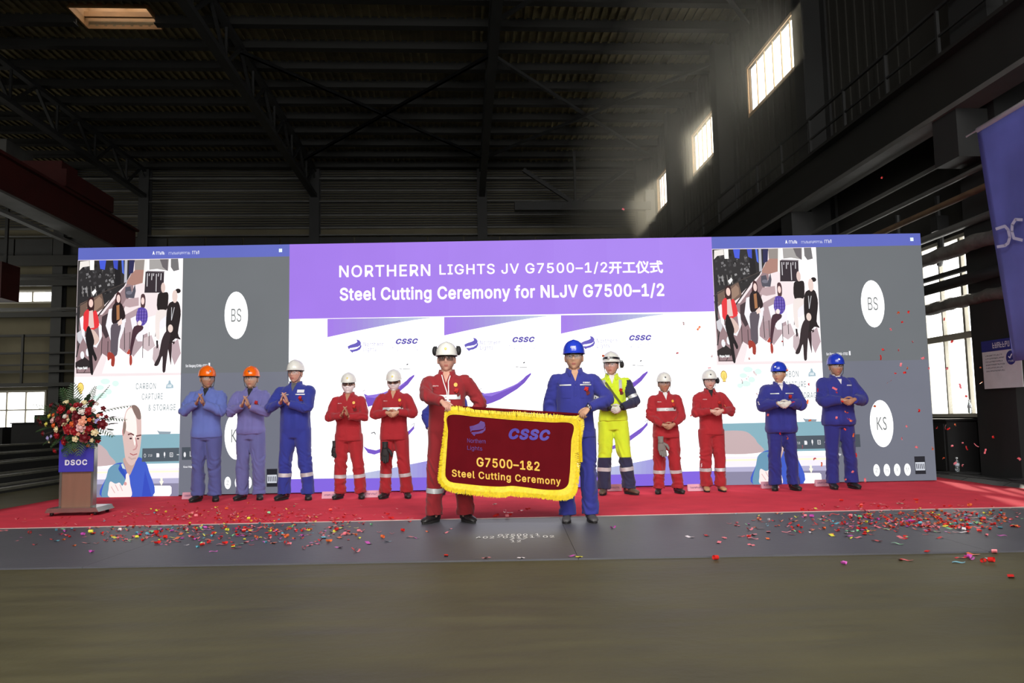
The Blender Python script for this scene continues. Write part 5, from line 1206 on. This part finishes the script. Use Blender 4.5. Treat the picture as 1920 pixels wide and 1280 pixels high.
BP.poly(tx, Zb([(385,605),(410,600),(440,588),(452,572),(475,580),(480,600),(470,620),(440,628),(400,630),(392,640)]), lift=.006); BP.poly(tx, Zb([(482,606),(480,628),(462,645),(420,652),(415,664),(395,645),(400,640),(440,636),(470,625)]), lift=.006)
bobj(tx, 'swoosh_logo', m_viol)

# ================================================================== LECTERN AND FLOWERS
m_wood = mat('lectern_brown_laminate', (122,86,70), .5, var=.08, vscale=3, stretch=(6,6,.6)); m_steelp = mat('polished_steel', (190,186,178), .22, metal=.9, var=.05); m_sign = mat('lectern_blue_sign', (52,46,160), .45)
m_wht = mat('white_lettering', (226,226,236), .5)
c0 = floor_at(136, 968, .0); LC = Vector((c0.x, c0.y + .16, .015)); lec = empty('lectern', LC, .06); tag(lec, 'brown lectern with polished steel base and blue lettered sign, under the flowers', 'lectern')
q = MB(); 
q.prism([(-.30,.035),(.30,.035),(.27,.085),(-.27,.085)], -.21, .21); q.obj('base', m_steelp, lec)
for sx in (-1, 1):
    for sy in (-1, 1): MB().tube([(sx*.24, sy*.16, 0), (sx*.24, sy*.16, .035)], .022, 10).obj('castor', m_fr, lec, True)
MB().box(-.165, .165, -.10, -.03, .085, .80).obj('front_panel', m_wood, lec)
for sx in (-1, 1): MB().box(sx*.178-.013, sx*.178+.013, -.115, -.02, .085, .97).obj('side_rail', m_steelp, lec)
MB().box(-.195, .195, -.135, -.12, .49, .86).box(-.165, .165, -.12, -.03, .80, .95).obj('sign_panel', m_sign, lec)
lt = MB(); vs, fs = text_mesh('DSOC', .03, 0, 1.15); lt.add([(-.125 + .25*u, -.137 - 6e-5*(i // N0), .565 + .065*v) for i, (u, v) in enumerate(vs)], fs); lt.obj('sign_lettering', m_wht, lec)
MB().add([(-.2,-.15,.95),(.2,-.15,.95),(.2,.12,1.02),(-.2,.12,1.02),(-.2,-.15,.97),(.2,-.15,.97),(.2,.12,1.04),(-.2,.12,1.04)], [(3,2,1,0),(4,5,6,7),(0,1,5,4),(1,2,6,5),(2,3,7,6),(3,0,4,7)]).obj('desk_top', m_wood, lec)
FC = LC + Vector((.0, -.10, 1.30)); bq = empty('flower_arrangement', LC + Vector((0, -.02, 1.12))); tag(bq, 'large flower arrangement of red, white and peach blooms with palm fronds on the lectern', 'flowers')
off = Vector((0, -.08, .17))
m_foam = mat('floral_basket', (40,52,34), .9); MB().ell((0, 0, -.06), (.20,.15,.14), 14, 10).obj('basket', m_foam, bq, True)
PET = dict(red=mat('petal_red', (150,14,26), .6, var=.2, vscale=60), dred=mat('petal_crimson', (104,10,24), .6, var=.2, vscale=60), cream=mat('petal_cream', (226,212,170), .6, var=.1), white=mat('petal_white', (222,212,206), .6, var=.1), peach=mat('petal_peach', (226,160,134), .6, var=.1),
           pink=mat('petal_pink', (214,172,170), .6, var=.1), orange=mat('petal_orange', (214,98,40), .6, var=.1), yellow=mat('petal_yellow', (214,206,96), .6, var=.1), lav=mat('petal_lavender', (168,160,206), .6, var=.1))
m_leaf = mat('palm_leaf', (44,72,36), .55, var=.3, vscale=12); m_leaf2 = mat('broad_leaf', (36,60,34), .5, var=.3, vscale=12); m_stem = mat('leaf_stem', (70,86,44), .6)
def rose(col, r):
    mb = MB()
    for ring, (n, rr, zz, tilt) in enumerate(((5, .95, .0, .9), (5, .72, .18, .6), (4, .48, .32, .35), (3, .25, .42, .15))):
        for k in range(n):
            a = 2*PI*k/n + ring*.7; cx, cy = math.cos(a), math.sin(a); tx_, ty_ = -cy, cx; wd = rr*.75
            base = Vector((cx*rr*.35, cy*rr*.35, zz - .25)); md = Vector((cx*rr*.9, cy*rr*.9, zz)); tip = Vector((cx*rr*(1.0 + .2*tilt), cy*rr*(1.0 + .2*tilt), zz + .28*(1 - tilt*.7)))
            t = Vector((tx_, ty_, 0)); vs = [base - t*wd*.35, base + t*wd*.35, md + t*wd*.62, tip + t*wd*.36 , tip - t*wd*.36, md - t*wd*.62, md*1.04]
            mb.add([v*r for v in vs], [(0,1,6),(1,2,6),(2,3,6),(3,4,6),(4,5,6),(5,0,6)])
    mb.ell((0,0,.08*r), (.6*r,.6*r,.42*r), 8, 6)
    return mb.mesh('flower', PET[col], True)
RM = {c: rose(c, 1.0) for c in PET}
rn = random.Random(21)
S_px = 1520 / (LC.y - .2)
listed = [(528,218,'red',44),(565,160,'cream',30),(625,218,'cream',28),(595,238,'red',22),(705,232,'white',34),(722,158,'cream',26),(788,158,'dred',30),(760,230,'red',36),(803,225,'white',20),(832,170,'white',18),(885,208,'dred',22),
    (424,272,'yellow',22),(458,264,'orange',18),(450,312,'pink',26),(398,342,'yellow',24),(460,352,'orange',24),(502,300,'dred',34),(556,275,'white',20),(552,333,'cream',32),(580,306,'cream',18),(655,280,'dred',40),(620,342,'orange',26),(705,325,'peach',34),(692,372,'pink',38),
    (718,290,'peach',20),(766,305,'orange',18),(800,310,'cream',18),(835,318,'lav',24),(875,345,'dred',42),(765,388,'red',36),(482,388,'cream',28),(490,435,'red',36),(370,422,'dred',26),(580,400,'red',34),(632,408,'red',30),(812,415,'cream',30),(645,470,'cream',26),
    (725,460,'dred',42),(560,470,'dred',30),(410,462,'lav',22),(440,448,'lav',18),(420,495,'cream',12),(470,570,'red',24),(645,565,'red',26),(840,485,'red',22),(785,480,'cream',18),(670,425,'peach',18),(335,300,'dred',30),(440,180,'dred',24),(840,270,'peach',16),
    (870,262,'red',16),(655,180,'red',26),(590,490,'peach',16),(755,525,'orange',14),(545,500,'red',24),(690,180,'dred',22),(910,280,'dred',18),(350,330,'dred',24),(610,175,'dred',20),(640,240,'dred',18)]
for i, (zx, zy, c, r) in enumerate(listed):
    px, py = zx/4.573, 720 + zy/4.573
    u = (px - 139)/S_px; v = (795 - py)/S_px; rad2 = (u/.48)**2 + (v/.34)**2; dep = -.22*math.sqrt(max(.05, 1 - min(rad2, .95))) + rn.uniform(-.02, .02)
    P = at_depth(px, py, FC.y + .05 + dep); f = link('flower', RM[c], bq); f.location = P - Vector(bq.location)
    nrm = Vector((u*1.6, -.5 + dep*.5, v*1.4 + .1)); f.rotation_euler = nrm.to_track_quat('Z', 'Y').to_euler(); k = r/4.573/S_px*.95; f.scale = (k, k, k*1.1)
for k in range(26):
    a = rn.uniform(0, 2*PI); r = rn.uniform(.1, 1.0); c = rn.choice(('dred', 'red', 'dred', 'cream', 'peach', 'dred')); x = .40*r*math.cos(a); z = .27*r*math.sin(a) - .08
    f = link('flower', RM[c], bq); f.location = (x, -.04 - .20*math.sqrt(max(0, 1 - r*r)), z); f.rotation_euler = Vector((math.cos(a)*r, -.6, math.sin(a)*r)).to_track_quat('Z', 'Y').to_euler(); k_ = rn.uniform(.02, .045); f.scale = (k_, k_, k_)
def frond(base, tip, sag, n=15, ll=.13, wd=.016, m=m_leaf, up=(0, -.3, 1)):
    st = empty('palm_frond'); st.parent = bq; b = Vector(base); t = Vector(tip); up = Vector(up).normalized(); pts = []
    for k in range(n + 1): f = k/n; pts.append(b.lerp(t, f) + Vector((0, 0, sag*math.sin(PI*f*.8))))
    MB().tube(pts, [.004*(1-.7*k/n) for k in range(n+1)], 5).obj('frond_stem', m_stem, st)
    mb = MB()
    for k in range(2, n + 1):
        d = (pts[k] - pts[k-1]).normalized(); sd = d.cross(up).normalized(); l = ll*math.sin(PI*min(.98, .15 + .8*k/n))**.7
        for s_ in (-1, 1):
            e = pts[k] + (d*.75 + sd*s_*.8 + Vector((0, -.05, -.12))).normalized()*l; w_ = (e - pts[k]).cross(up).normalized()*wd*.5 if (e-pts[k]).cross(up).length > 1e-4 else sd*wd*.5
            wv = d * wd * .6; m_ = pts[k].lerp(e, .5) + Vector((0, 0, .006))
            mb.add([pts[k] - wv*.5, pts[k] + wv*.5, m_ + wv, e, m_ - wv], [(0,1,2,4),(4,2,3)])
    o = mb.obj('leaflets', m, st); return st
B = lambda x, z, y=0: Vector((x, y - .04, z - .22))
O = B(0, .16)
for (tx_, tz, ty, sg, ll) in ((-.52,.24,-.05,.05,.16),(-.50,.10,-.1,.04,.16),(-.42,-.06,-.12,.05,.14),(.60,.20,-.05,.06,.17),(.56,.04,-.08,.06,.17),(.44,-.14,-.12,.06,.15),(-.14,.50,.08,.0,.13),(-.26,.44,.08,.02,.13),(.30,.46,.05,.02,.12),(.12,.46,.08,.0,.12),
                           (-.24,-.24,-.15,.05,.13),(-.05,-.34,-.20,.04,.15),(.10,-.33,-.20,.04,.15),(.24,-.26,-.16,.05,.14),(-.35,-.20,-.1,.04,.13),(.02,-.30,-.22,.03,.13)):
    frond(O, B(tx_, tz + .10, ty), sg, ll=ll)
lm = MB().add([(0,0,0),(.3,.02,.30),(.36,.05,.75),(0,0,1.05),(-.36,.05,.75),(-.3,.02,.30),(0,-.07,.5)], [(0,1,6),(1,2,6),(2,3,6),(3,4,6),(4,5,6),(5,0,6)]).mesh('leaf', m_leaf2, True)
for k in range(120):
    a = rn.uniform(0, 2*PI); r = rn.uniform(.35, 1.0); x = .38*r*math.cos(a); z = -.07 + .27*r*math.sin(a); y = -.02 - .20*math.sqrt(max(0, 1 - r*r*.95)) + .02
    o = link('leaf', lm, bq); o.location = (x, y, z); o.rotation_euler = Vector((math.cos(a)*1.2, rn.uniform(-.9, .1), math.sin(a)*1.1)).to_track_quat('Z', 'Y').to_euler(); s_ = rn.uniform(.07, .12); o.scale = (s_, s_, s_)

# ================================================================== GLOVES hanging from belts
def hung_glove(px, py, Y, m, label, sc=1.0, rot=0.0):
    p = at_depth(px, py, Y); r = empty('work_glove', p); tag(r, label, 'glove', 'gloves hanging from belts')
    hand_mb((0,0,0), (math.sin(rot)*.4, -.05, -1), (0, -1, 0), (1, 0, 0), .25, 1.1*sc, grow=.004).obj('glove_hand', m, r, True)
    MB().tube([(0,0,.07), (0,0,0), (0,-.002,-.02)], [.034*sc, .030*sc, .033*sc], 12).obj('glove_cuff', m, r, True)
Y4 = people[4][0].location.y - .05; Y5 = people[5][0].location.y - .17; YA = people[10][0].location.y - .17
hung_glove(627, 836, Y4, m_gloveb, 'dark glove hanging at the hip of the first masked person', .85)
hung_glove(722, 838, Y5, m_gloveb, 'black glove hanging before the thigh of the second masked person', 1.15)
hung_glove(1239, 828, YA, m_gloveg, 'grey glove hanging from the belt of the red worker beside the yellow suit', 1.1, .3)

# ================================================================== RIGHT SIDE: hanging banner, notice, bottles, cable ramps
m_blueb = mat('blue_banner_cloth', (82,86,158), .7, var=.35, vscale=1.1); m_let = mat('banner_grey_letters', (168,166,190), .6); m_pole = mat('white_pole', (200,200,200), .5)
XB = 6.65
def hp(x, y, z): return hall(x, y, z)
hb = MB(); nx, nz = 24, 20; LT = (10.35, 4.62); 
for j in range(nz + 1):
    for i in range(nx + 1):
        v = j/nz; u = i/nx; y = (9.77 + (9.48 - 9.77)*v) * (1-u) + 7.2*u; z = (4.58 + .05*u) * (1-v) + 1.60*v
        hb.v.append(Vector((XB + .05*math.sin(u*9 + v*2)*v, y, z)))
for j in range(nz):
    for i in range(nx): hb.f.append([j*(nx+1)+i, j*(nx+1)+i+1, (j+1)*(nx+1)+i+1, (j+1)*(nx+1)+i]); hb.m.append(0); hb.c.append(None)
hbo = hobj(hb, 'hanging_banner', m_blueb, smooth=True); tag(hbo, 'tall blue company banner hanging at the right edge with pale letters', 'banner'); sm = hbo.modifiers.new('s', 'SOLIDIFY'); sm.thickness = .006
MB().tube([(XB, 10.0, 4.60), (XB, 7.1, 4.66)], .012, 8).obj('banner_rod', m_pole, hbo, True)
MB().tube([(XB, 9.76, 4.60), (XB, 7.2, 4.65)], .035, 10).obj('rod_sleeve', m_pole, hbo, True)
MB().beam((XB, 7.4, 4.66), (XB, 7.4, 9.0), .012, up=(0,1,0)).beam((XB + .02, 7.9, 4.66), (XB + .02, 7.9, 9.0), .012, up=(0,1,0)).obj('hanging_cord', m_pole, hbo)
HB = Flat(hall(XB, 9, 3), hall(0, -1, 0), (0, 0, 1)); lt = MB(); Zq = lambda pts: [(1600 + x*.3125, 140 + y*.3125) for x, y in pts]
HB.wave = lambda x, z: .055
HB.stroke(lt, Zq([(883,925),(935,908),(955,930),(965,975),(955,1010),(935,1025),(890,1032)]), 5.5, lift=.0)
HB.stroke(lt, Zq([(1040,870),(1000,868),(980,900),(978,940),(990,980),(1040,992)]), 5.5); HB.stroke(lt, Zq([(1060,870),(1090,866),(1110,900),(1108,950),(1090,985),(1060,990)]), 5.5)
RI = Matrix.Rotation(-HALL, 4, 'Z'); lt.v = [RI @ p for p in lt.v]; lt.obj('banner_letters', m_let, hbo)
# notice on the column
m_board = mat('notice_white', (206,210,216), .6, var=.06); m_head = mat('notice_blue', (44,48,130), .5)
XN = WX - .66
nb = hobj(MB().box(XN - .012, XN, 10.72, 11.55, 1.32, 2.02), 'notice_board', m_board); tag(nb, 'white notice board with blue heading fixed to the broad right column', 'notice')
MB().box(XN - .016, XN - .012, 10.72, 11.55, 1.86, 2.02).obj('heading', m_head, nb)
tb = MB()
def ntext(body, y0, y1, z0, z1, l, bold=.0):
    b_ = MB(); vs, fs = marks(int(body[1:]), int(body[1:])); b_.add([(XN - l, y0 + (y1 - y0)*u, z0 + (z1 - z0)*v) for i, (u, v) in enumerate(vs)], fs); return b_
ntext('#7', 11.30, 10.92, 1.90, 1.98, .018, .02).obj('heading_text', m_wht, nb)
MB().tube([(XN - .0135, 10.92, 1.74), (XN - .017, 10.92, 1.74)], .10, 20).obj('round_mark', m_head, nb)
MB().beam((XN - .019, 10.96, 1.76), (XN - .019, 10.935, 1.735), .010).beam((XN - .019, 10.935, 1.735), (XN - .019, 10.89, 1.79), .010).obj('check_mark', m_wht, nb)
ntext('#5', 10.98, 10.86, 1.68, 1.705, .019).obj('mark_print', m_wht, nb)
for k in range(6): ntext('#%d' % (13 + k), 11.48, 11.1 - .04*(k % 2), 1.79 - k*.045, 1.81 - k*.045, .014).obj('text_line', mat('notice_ink', (110,114,130), .6), nb)
m_water = mat('bottle_plastic', (214,224,232), .06, trans=.85, spec=.6); m_cap = mat('bottle_cap', (230,232,236), .4); m_lab = mat('bottle_label', (200,206,220), .5)
for (loc, lab) in ((hall(WX - .08, 12.86, .962), 'water bottle standing on the sill of the lower right window'), (hall(7.55, 12.15, .075), 'water bottle standing on the low box beside the cable ramps')):
    bt = empty('water_bottle', loc); tag(bt, lab, 'bottle')
    MB().lathe([(.001,0),(.030,.002),(.033,.012),(.033,.07),(.031,.08),(.033,.09),(.033,.135),(.024,.165),(.013,.190),(.013,.205),(.001,.206)], 16).obj('bottle_body', m_water, bt, True)
    MB().lathe([(.0338,.085),(.0338,.132)], 16).obj('bottle_label', m_lab, bt, True); MB().lathe([(.0155,.198),(.0155,.220),(.001,.222)], 12).obj('cap', m_cap, bt, True)
o = hobj(MB().box(7.3, 7.8, 11.95, 12.4, 0, .05).box(7.28, 7.82, 11.93, 12.42, .05, .072), 'low_box', m_dark); tag(o, 'low dark box on the floor under the lower water bottle', 'box')
m_rub = mat('ramp_rubber', (30,30,32), .6, var=.2)
for k, lab in enumerate(('cable ramp section nearest the screen corner', 'second cable ramp section from the screen corner', 'third cable ramp section from the screen corner', 'cable ramp section nearest the right edge')):
    a = hall(7.32, 12.75 - k*.92); r = empty('cable_ramp', a, HALL); tag(r, lab, 'cable ramp', 'cable ramps right of the carpet')
    MB().add([(-.25,-.45,0),(.25,-.45,0),(.11,-.45,.055),(-.11,-.45,.055),(-.25,.45,0),(.25,.45,0),(.11,.45,.055),(-.11,.45,.055)], [(0,1,2,3),(7,6,5,4),(1,5,6,2),(4,0,3,7),(3,2,6,7)]).obj('ramp_body', m_rub, r)
    MB().box(-.10, .10, -.44, .44, .055, .062).obj('ramp_lid', m_dark, r)
cbl = MB(); pts = [hall(7.5 + .22*math.cos(t), 10.5 + .22*math.sin(t)*(1 + .1*math.sin(3*t)), .02 + .012*k/6) for k, t in enumerate([i*.5 for i in range(40)])]
tag(cbl.tube(pts, .012, 7).obj('coiled_cable', m_rub, None, True), 'black cable coiled on the floor by the cable ramps at right', 'cable')

# ================================================================== CONFETTI
CC = dict(red=(204,40,36), pink=(226,120,130), magenta=(190,80,170), orange=(224,110,60), yellow=(222,214,70), cyan=(96,170,190), green=(130,200,150), white=(225,215,220))
CM = {k: mat('confetti_' + k, v, .35, spec=.5) for k, v in CC.items()}
def cmesh(kind, m):
    mb = MB(); n = 9; L, W = .068, .028
    for k in range(n):
        f = k/(n-1)
        if kind == 0: p = (L*(f-.5), .004*math.sin(f*PI*2) + .006)
        elif kind == 1: a = PI*.9*(f-.5); p = (.02*math.sin(a), .020 - .02*math.cos(a) + .002)
        elif kind == 2: a = 2*PI*.86*(f-.5); p = (.013*math.sin(a), .014 - .013*math.cos(a) + .001)
        else: p = (L*(f-.5), .016*abs(f-.45))
        mb.v += [Vector((p[0], -W/2, p[1])), Vector((p[0], W/2, p[1]))]
    for k in range(n-1): mb.f.append([2*k, 2*k+1, 2*k+3, 2*k+2]); mb.m.append(0); mb.c.append(None)
    return mb.mesh('confetti_piece', m, True)
CMESH = {(c, k): cmesh(k, CM[c]) for c in CC for k in range(4)}
rn = random.Random(8)
def gz(x, y):   # top of what lies there
    if ynear(x) < y < yfar(x) and abs(x) < 7.3: return .0125
    if y >= yfar(x) and abs(x) < 7.1: return .019
    return .001
feet = [(people[k][0].location.x, people[k][0].location.y) for k in people]
def pick(pal):
    t = rn.random()*sum(w_ for _, w_ in pal)
    for c, w_ in pal:
        t -= w_
        if t < 0: return c
PAL = (('red', 34), ('pink', 18), ('magenta', 13), ('orange', 10), ('yellow', 9), ('cyan', 6), ('green', 5), ('white', 3))
PALR = (('red', 60), ('orange', 18), ('pink', 10), ('yellow', 7), ('green', 3), ('cyan', 2))
zones = []
def blob(n, cx, cy, sx, sy, zone, pal, y0=945, y1=1062):
    k = 0
    while k < n:
        px, py = rn.gauss(cx, sx), rn.gauss(cy, sy)
        if not (4 < px < 1916 and y0 < py < y1): continue
        p = floor_at(px, py)
        if any((p.x - a)**2 + (p.y - b)**2 < .10 for a, b in feet): continue
        if 75 < px < 200 and py < 985: continue
        zones.append((p.x, p.y, zone, pick(pal))); k += 1
blob(34, 480, 968, 130, 9, 'on the red carpet at the left', PALR, 945, 980)
blob(84, 400, 1010, 150, 15, 'on the grey plates at the left', PAL, 990, 1050)
blob(22, 600, 1005, 110, 14, 'on the grey plates at the left', PAL, 986, 1040)
blob(14, 900, 965, 70, 12, 'on the red carpet behind the banner holders', PALR, 948, 976)
blob(24, 1700, 958, 110, 8, 'on the red carpet at the right', PALR, 938, 964)
blob(66, 1720, 985, 120, 14, 'on the grey plates at the right', PAL, 962, 1030)
blob(26, 1480, 1000, 100, 14, 'on the grey plates at the right', PAL, 975, 1030)
blob(12, 1830, 1045, 70, 10, 'on the bare concrete at the right', PAL, 1036, 1062)
for px, py, c in ((912,1050,'pink'),(977,1050,'white'),(1073,1046,'magenta'),(1086,1048,'yellow'),(1582,1058,'magenta'),(1342,1050,'red'),(1896,1082,'red'),(1150,993,'magenta')):
    p = floor_at(px, py); zones.append((p.x, p.y, 'along the front edge of the grey plates' if px < 1200 else 'on the bare concrete at the right', c))
SHAPE = ('flat', 'curved', 'curled', 'bent')
NEAR = ((-4.9, 'before the lectern'), (-4.0, 'before the leftmost orange helmet'), (-3.3, 'before the lilac jacket'), (-2.6, 'before the royal blue coveralls'), (-1.9, 'before the first masked person'), (-1.2, 'before the second masked person'),
        (-.1, 'by the left banner holder'), (1.0, 'by the right banner holder'), (1.8, 'before the yellow suit'), (2.5, 'before the low folded hands'), (3.3, 'before the tan boots'), (4.2, 'before the gloved person in blue'), (5.0, 'before the rightmost person'), (99, 'near the right edge'))
GROUND = {'on the red carpet at the left': 'on the red carpet', 'on the red carpet at the right': 'on the red carpet', 'on the red carpet behind the banner holders': 'on the red carpet', 'on the grey plates at the left': 'on the grey plates',
          'on the grey plates at the right': 'on the grey plates', 'on the bare concrete at the right': 'on the bare concrete', 'along the front edge of the grey plates': 'at the grey plates edge'}
for (x, y, zone, c) in zones[:300]:
    kd = rn.choice((0, 0, 1, 2, 3)); o = link('confetti_piece', CMESH[(c, kd)])
    where = GROUND[zone] + ' ' + next(ph for lim, ph in NEAR if x*8.5/max(y, 5) < lim); s_ = rn.uniform(.9, 1.3)
    o.location = (x, y, gz(x, y)); o.rotation_euler = (rn.choice((0, PI)) if False else rn.uniform(-.12, .12), rn.uniform(-.12, .12), rn.uniform(0, 2*PI)); o.scale = (s_, s_, s_)
    tag(o, '%s %s confetti piece %s' % (SHAPE[kd], c, where), 'confetti', '%s %s confetti %s' % (SHAPE[kd], c, where))
far = {c: MB() for c in CC}
def scatter(n, cx, cy, sx, sy, pal, y0, y1):
    k = 0
    while k < n:
        px, py = rn.gauss(cx, sx), rn.gauss(cy, sy)
        if not (4 < px < 1916 and y0 < py < y1): continue
        p = floor_at(px, py)
        if any((p.x - a)**2 + (p.y - b)**2 < .10 for a, b in feet): continue
        me = MB(); a = rn.uniform(0, 2*PI); u = Vector((math.cos(a), math.sin(a), 0))*.022; v = Vector((-u.y, u.x, 0))*.45; c = Vector((p.x, p.y, gz(p.x, p.y) + .001)); up_ = Vector((0, 0, rn.uniform(.002, .02)))
        far[pick(pal)].add([c-u-v+up_, c-u+v+up_, c+v, c-v, c+u-v+up_*.8, c+u+v+up_*.8], [(0,1,2,3),(3,2,5,4)]); k += 1
scatter(300, 430, 975, 140, 12, PALR, 945, 1000); scatter(200, 380, 1003, 150, 12, PAL, 990, 1035); scatter(60, 620, 985, 120, 14, PALR, 955, 1020)
scatter(340, 1740, 975, 110, 12, PALR, 940, 1010); scatter(190, 1650, 985, 130, 12, PAL, 962, 1020)
cnt = 0; root_c = MB(); cols_ = list(CC)
for i, c in enumerate(cols_):
    root_c.add(far[c].v, far[c].f, i)
tag(root_c.obj('confetti_litter', [CM[c] for c in cols_]), 'fine mixed confetti litter strewn over the carpet and plates at both sides', 'confetti', kind='stuff')
# pieces still falling at the right, in front of the screen and the window
air = [(1360,760),(1415,700),(1437,617),(1467,640),(1400,707),(1392,715),(1404,673),(1418,737),(1422,756),(1476,690),(1477,694),(1487,754),(1440,777),(1462,811),(1478,820),(1516,720),(1514,753),(1518,788),(1534,731),(1505,838),(1526,860),(1541,870),(1565,728),(1570,735),(1580,752),(1586,774),(1568,784),(1590,786),(1597,790),(1583,806),(1600,815),(1606,853),(1598,883),(1584,898),(1622,900),(1640,762),(1652,670),
       (1656,657),(1684,656),(1689,684),(1697,698),(1680,700),(1702,690),(1668,716),(1684,585),(1703,585),(1690,604),(1672,617),(1730,672),(1740,690),(1752,710),(1770,598),(1785,640),(1776,690),(1800,724),(1812,742),(1838,690),(1840,718),(1758,802),(1772,800),(1780,805),(1790,797),(1750,840),(1786,836),(1805,830),(1812,840),(1830,835),(1862,820),(1848,846),(1768,858),(1790,868),(1804,872),(1912,860),(1712,640),(1724,770),(1700,800),(1690,822),(1718,838),(1654,332),(1168,393),(1131,665),(1282,606),(1310,615),(1335,668),(1360,640),(1270,660),(1258,700),(1295,780),(1316,872),(1330,690)]
for i, (px, py) in enumerate(air):
    right = px > 1740; Y = rn.uniform(10.0, 10.6) if not right else rn.uniform(9.5, 11.8)
    if px > 1560 and px < 1612: Y = 10.3
    p = at_depth(px, py, Y); c = rn.choice(('red', 'red', 'pink', 'pink', 'orange') if px > 1480 else ('red', 'white', 'pink', 'orange')); kd = rn.choice((0, 1, 2, 1, 3)); o = link('confetti_piece', CMESH[(c, kd)])
    o.location = p; o.rotation_euler = (rn.uniform(0, 6), rn.uniform(0, 6), rn.uniform(0, 6)); s_ = rn.uniform(.7, 1.1); o.scale = (s_, s_, s_)
    zn = 'before the lower right window' if right else ('before the right half of the screen' if px > 1360 else 'before the white middle of the screen')
    if py < 420: zn = 'high before the dark hall'
    zn += '' if not (px > 1360 and not right) else (', level with the helmets' if 640 < py < 730 else (', above the helmets' if py <= 640 else (', level with the hands' if py < 800 else ', level with the legs')))
    tag(o, '%s %s confetti piece falling %s' % (SHAPE[kd], c, zn), 'confetti', '%s %s confetti falling %s' % (SHAPE[kd], c, zn))
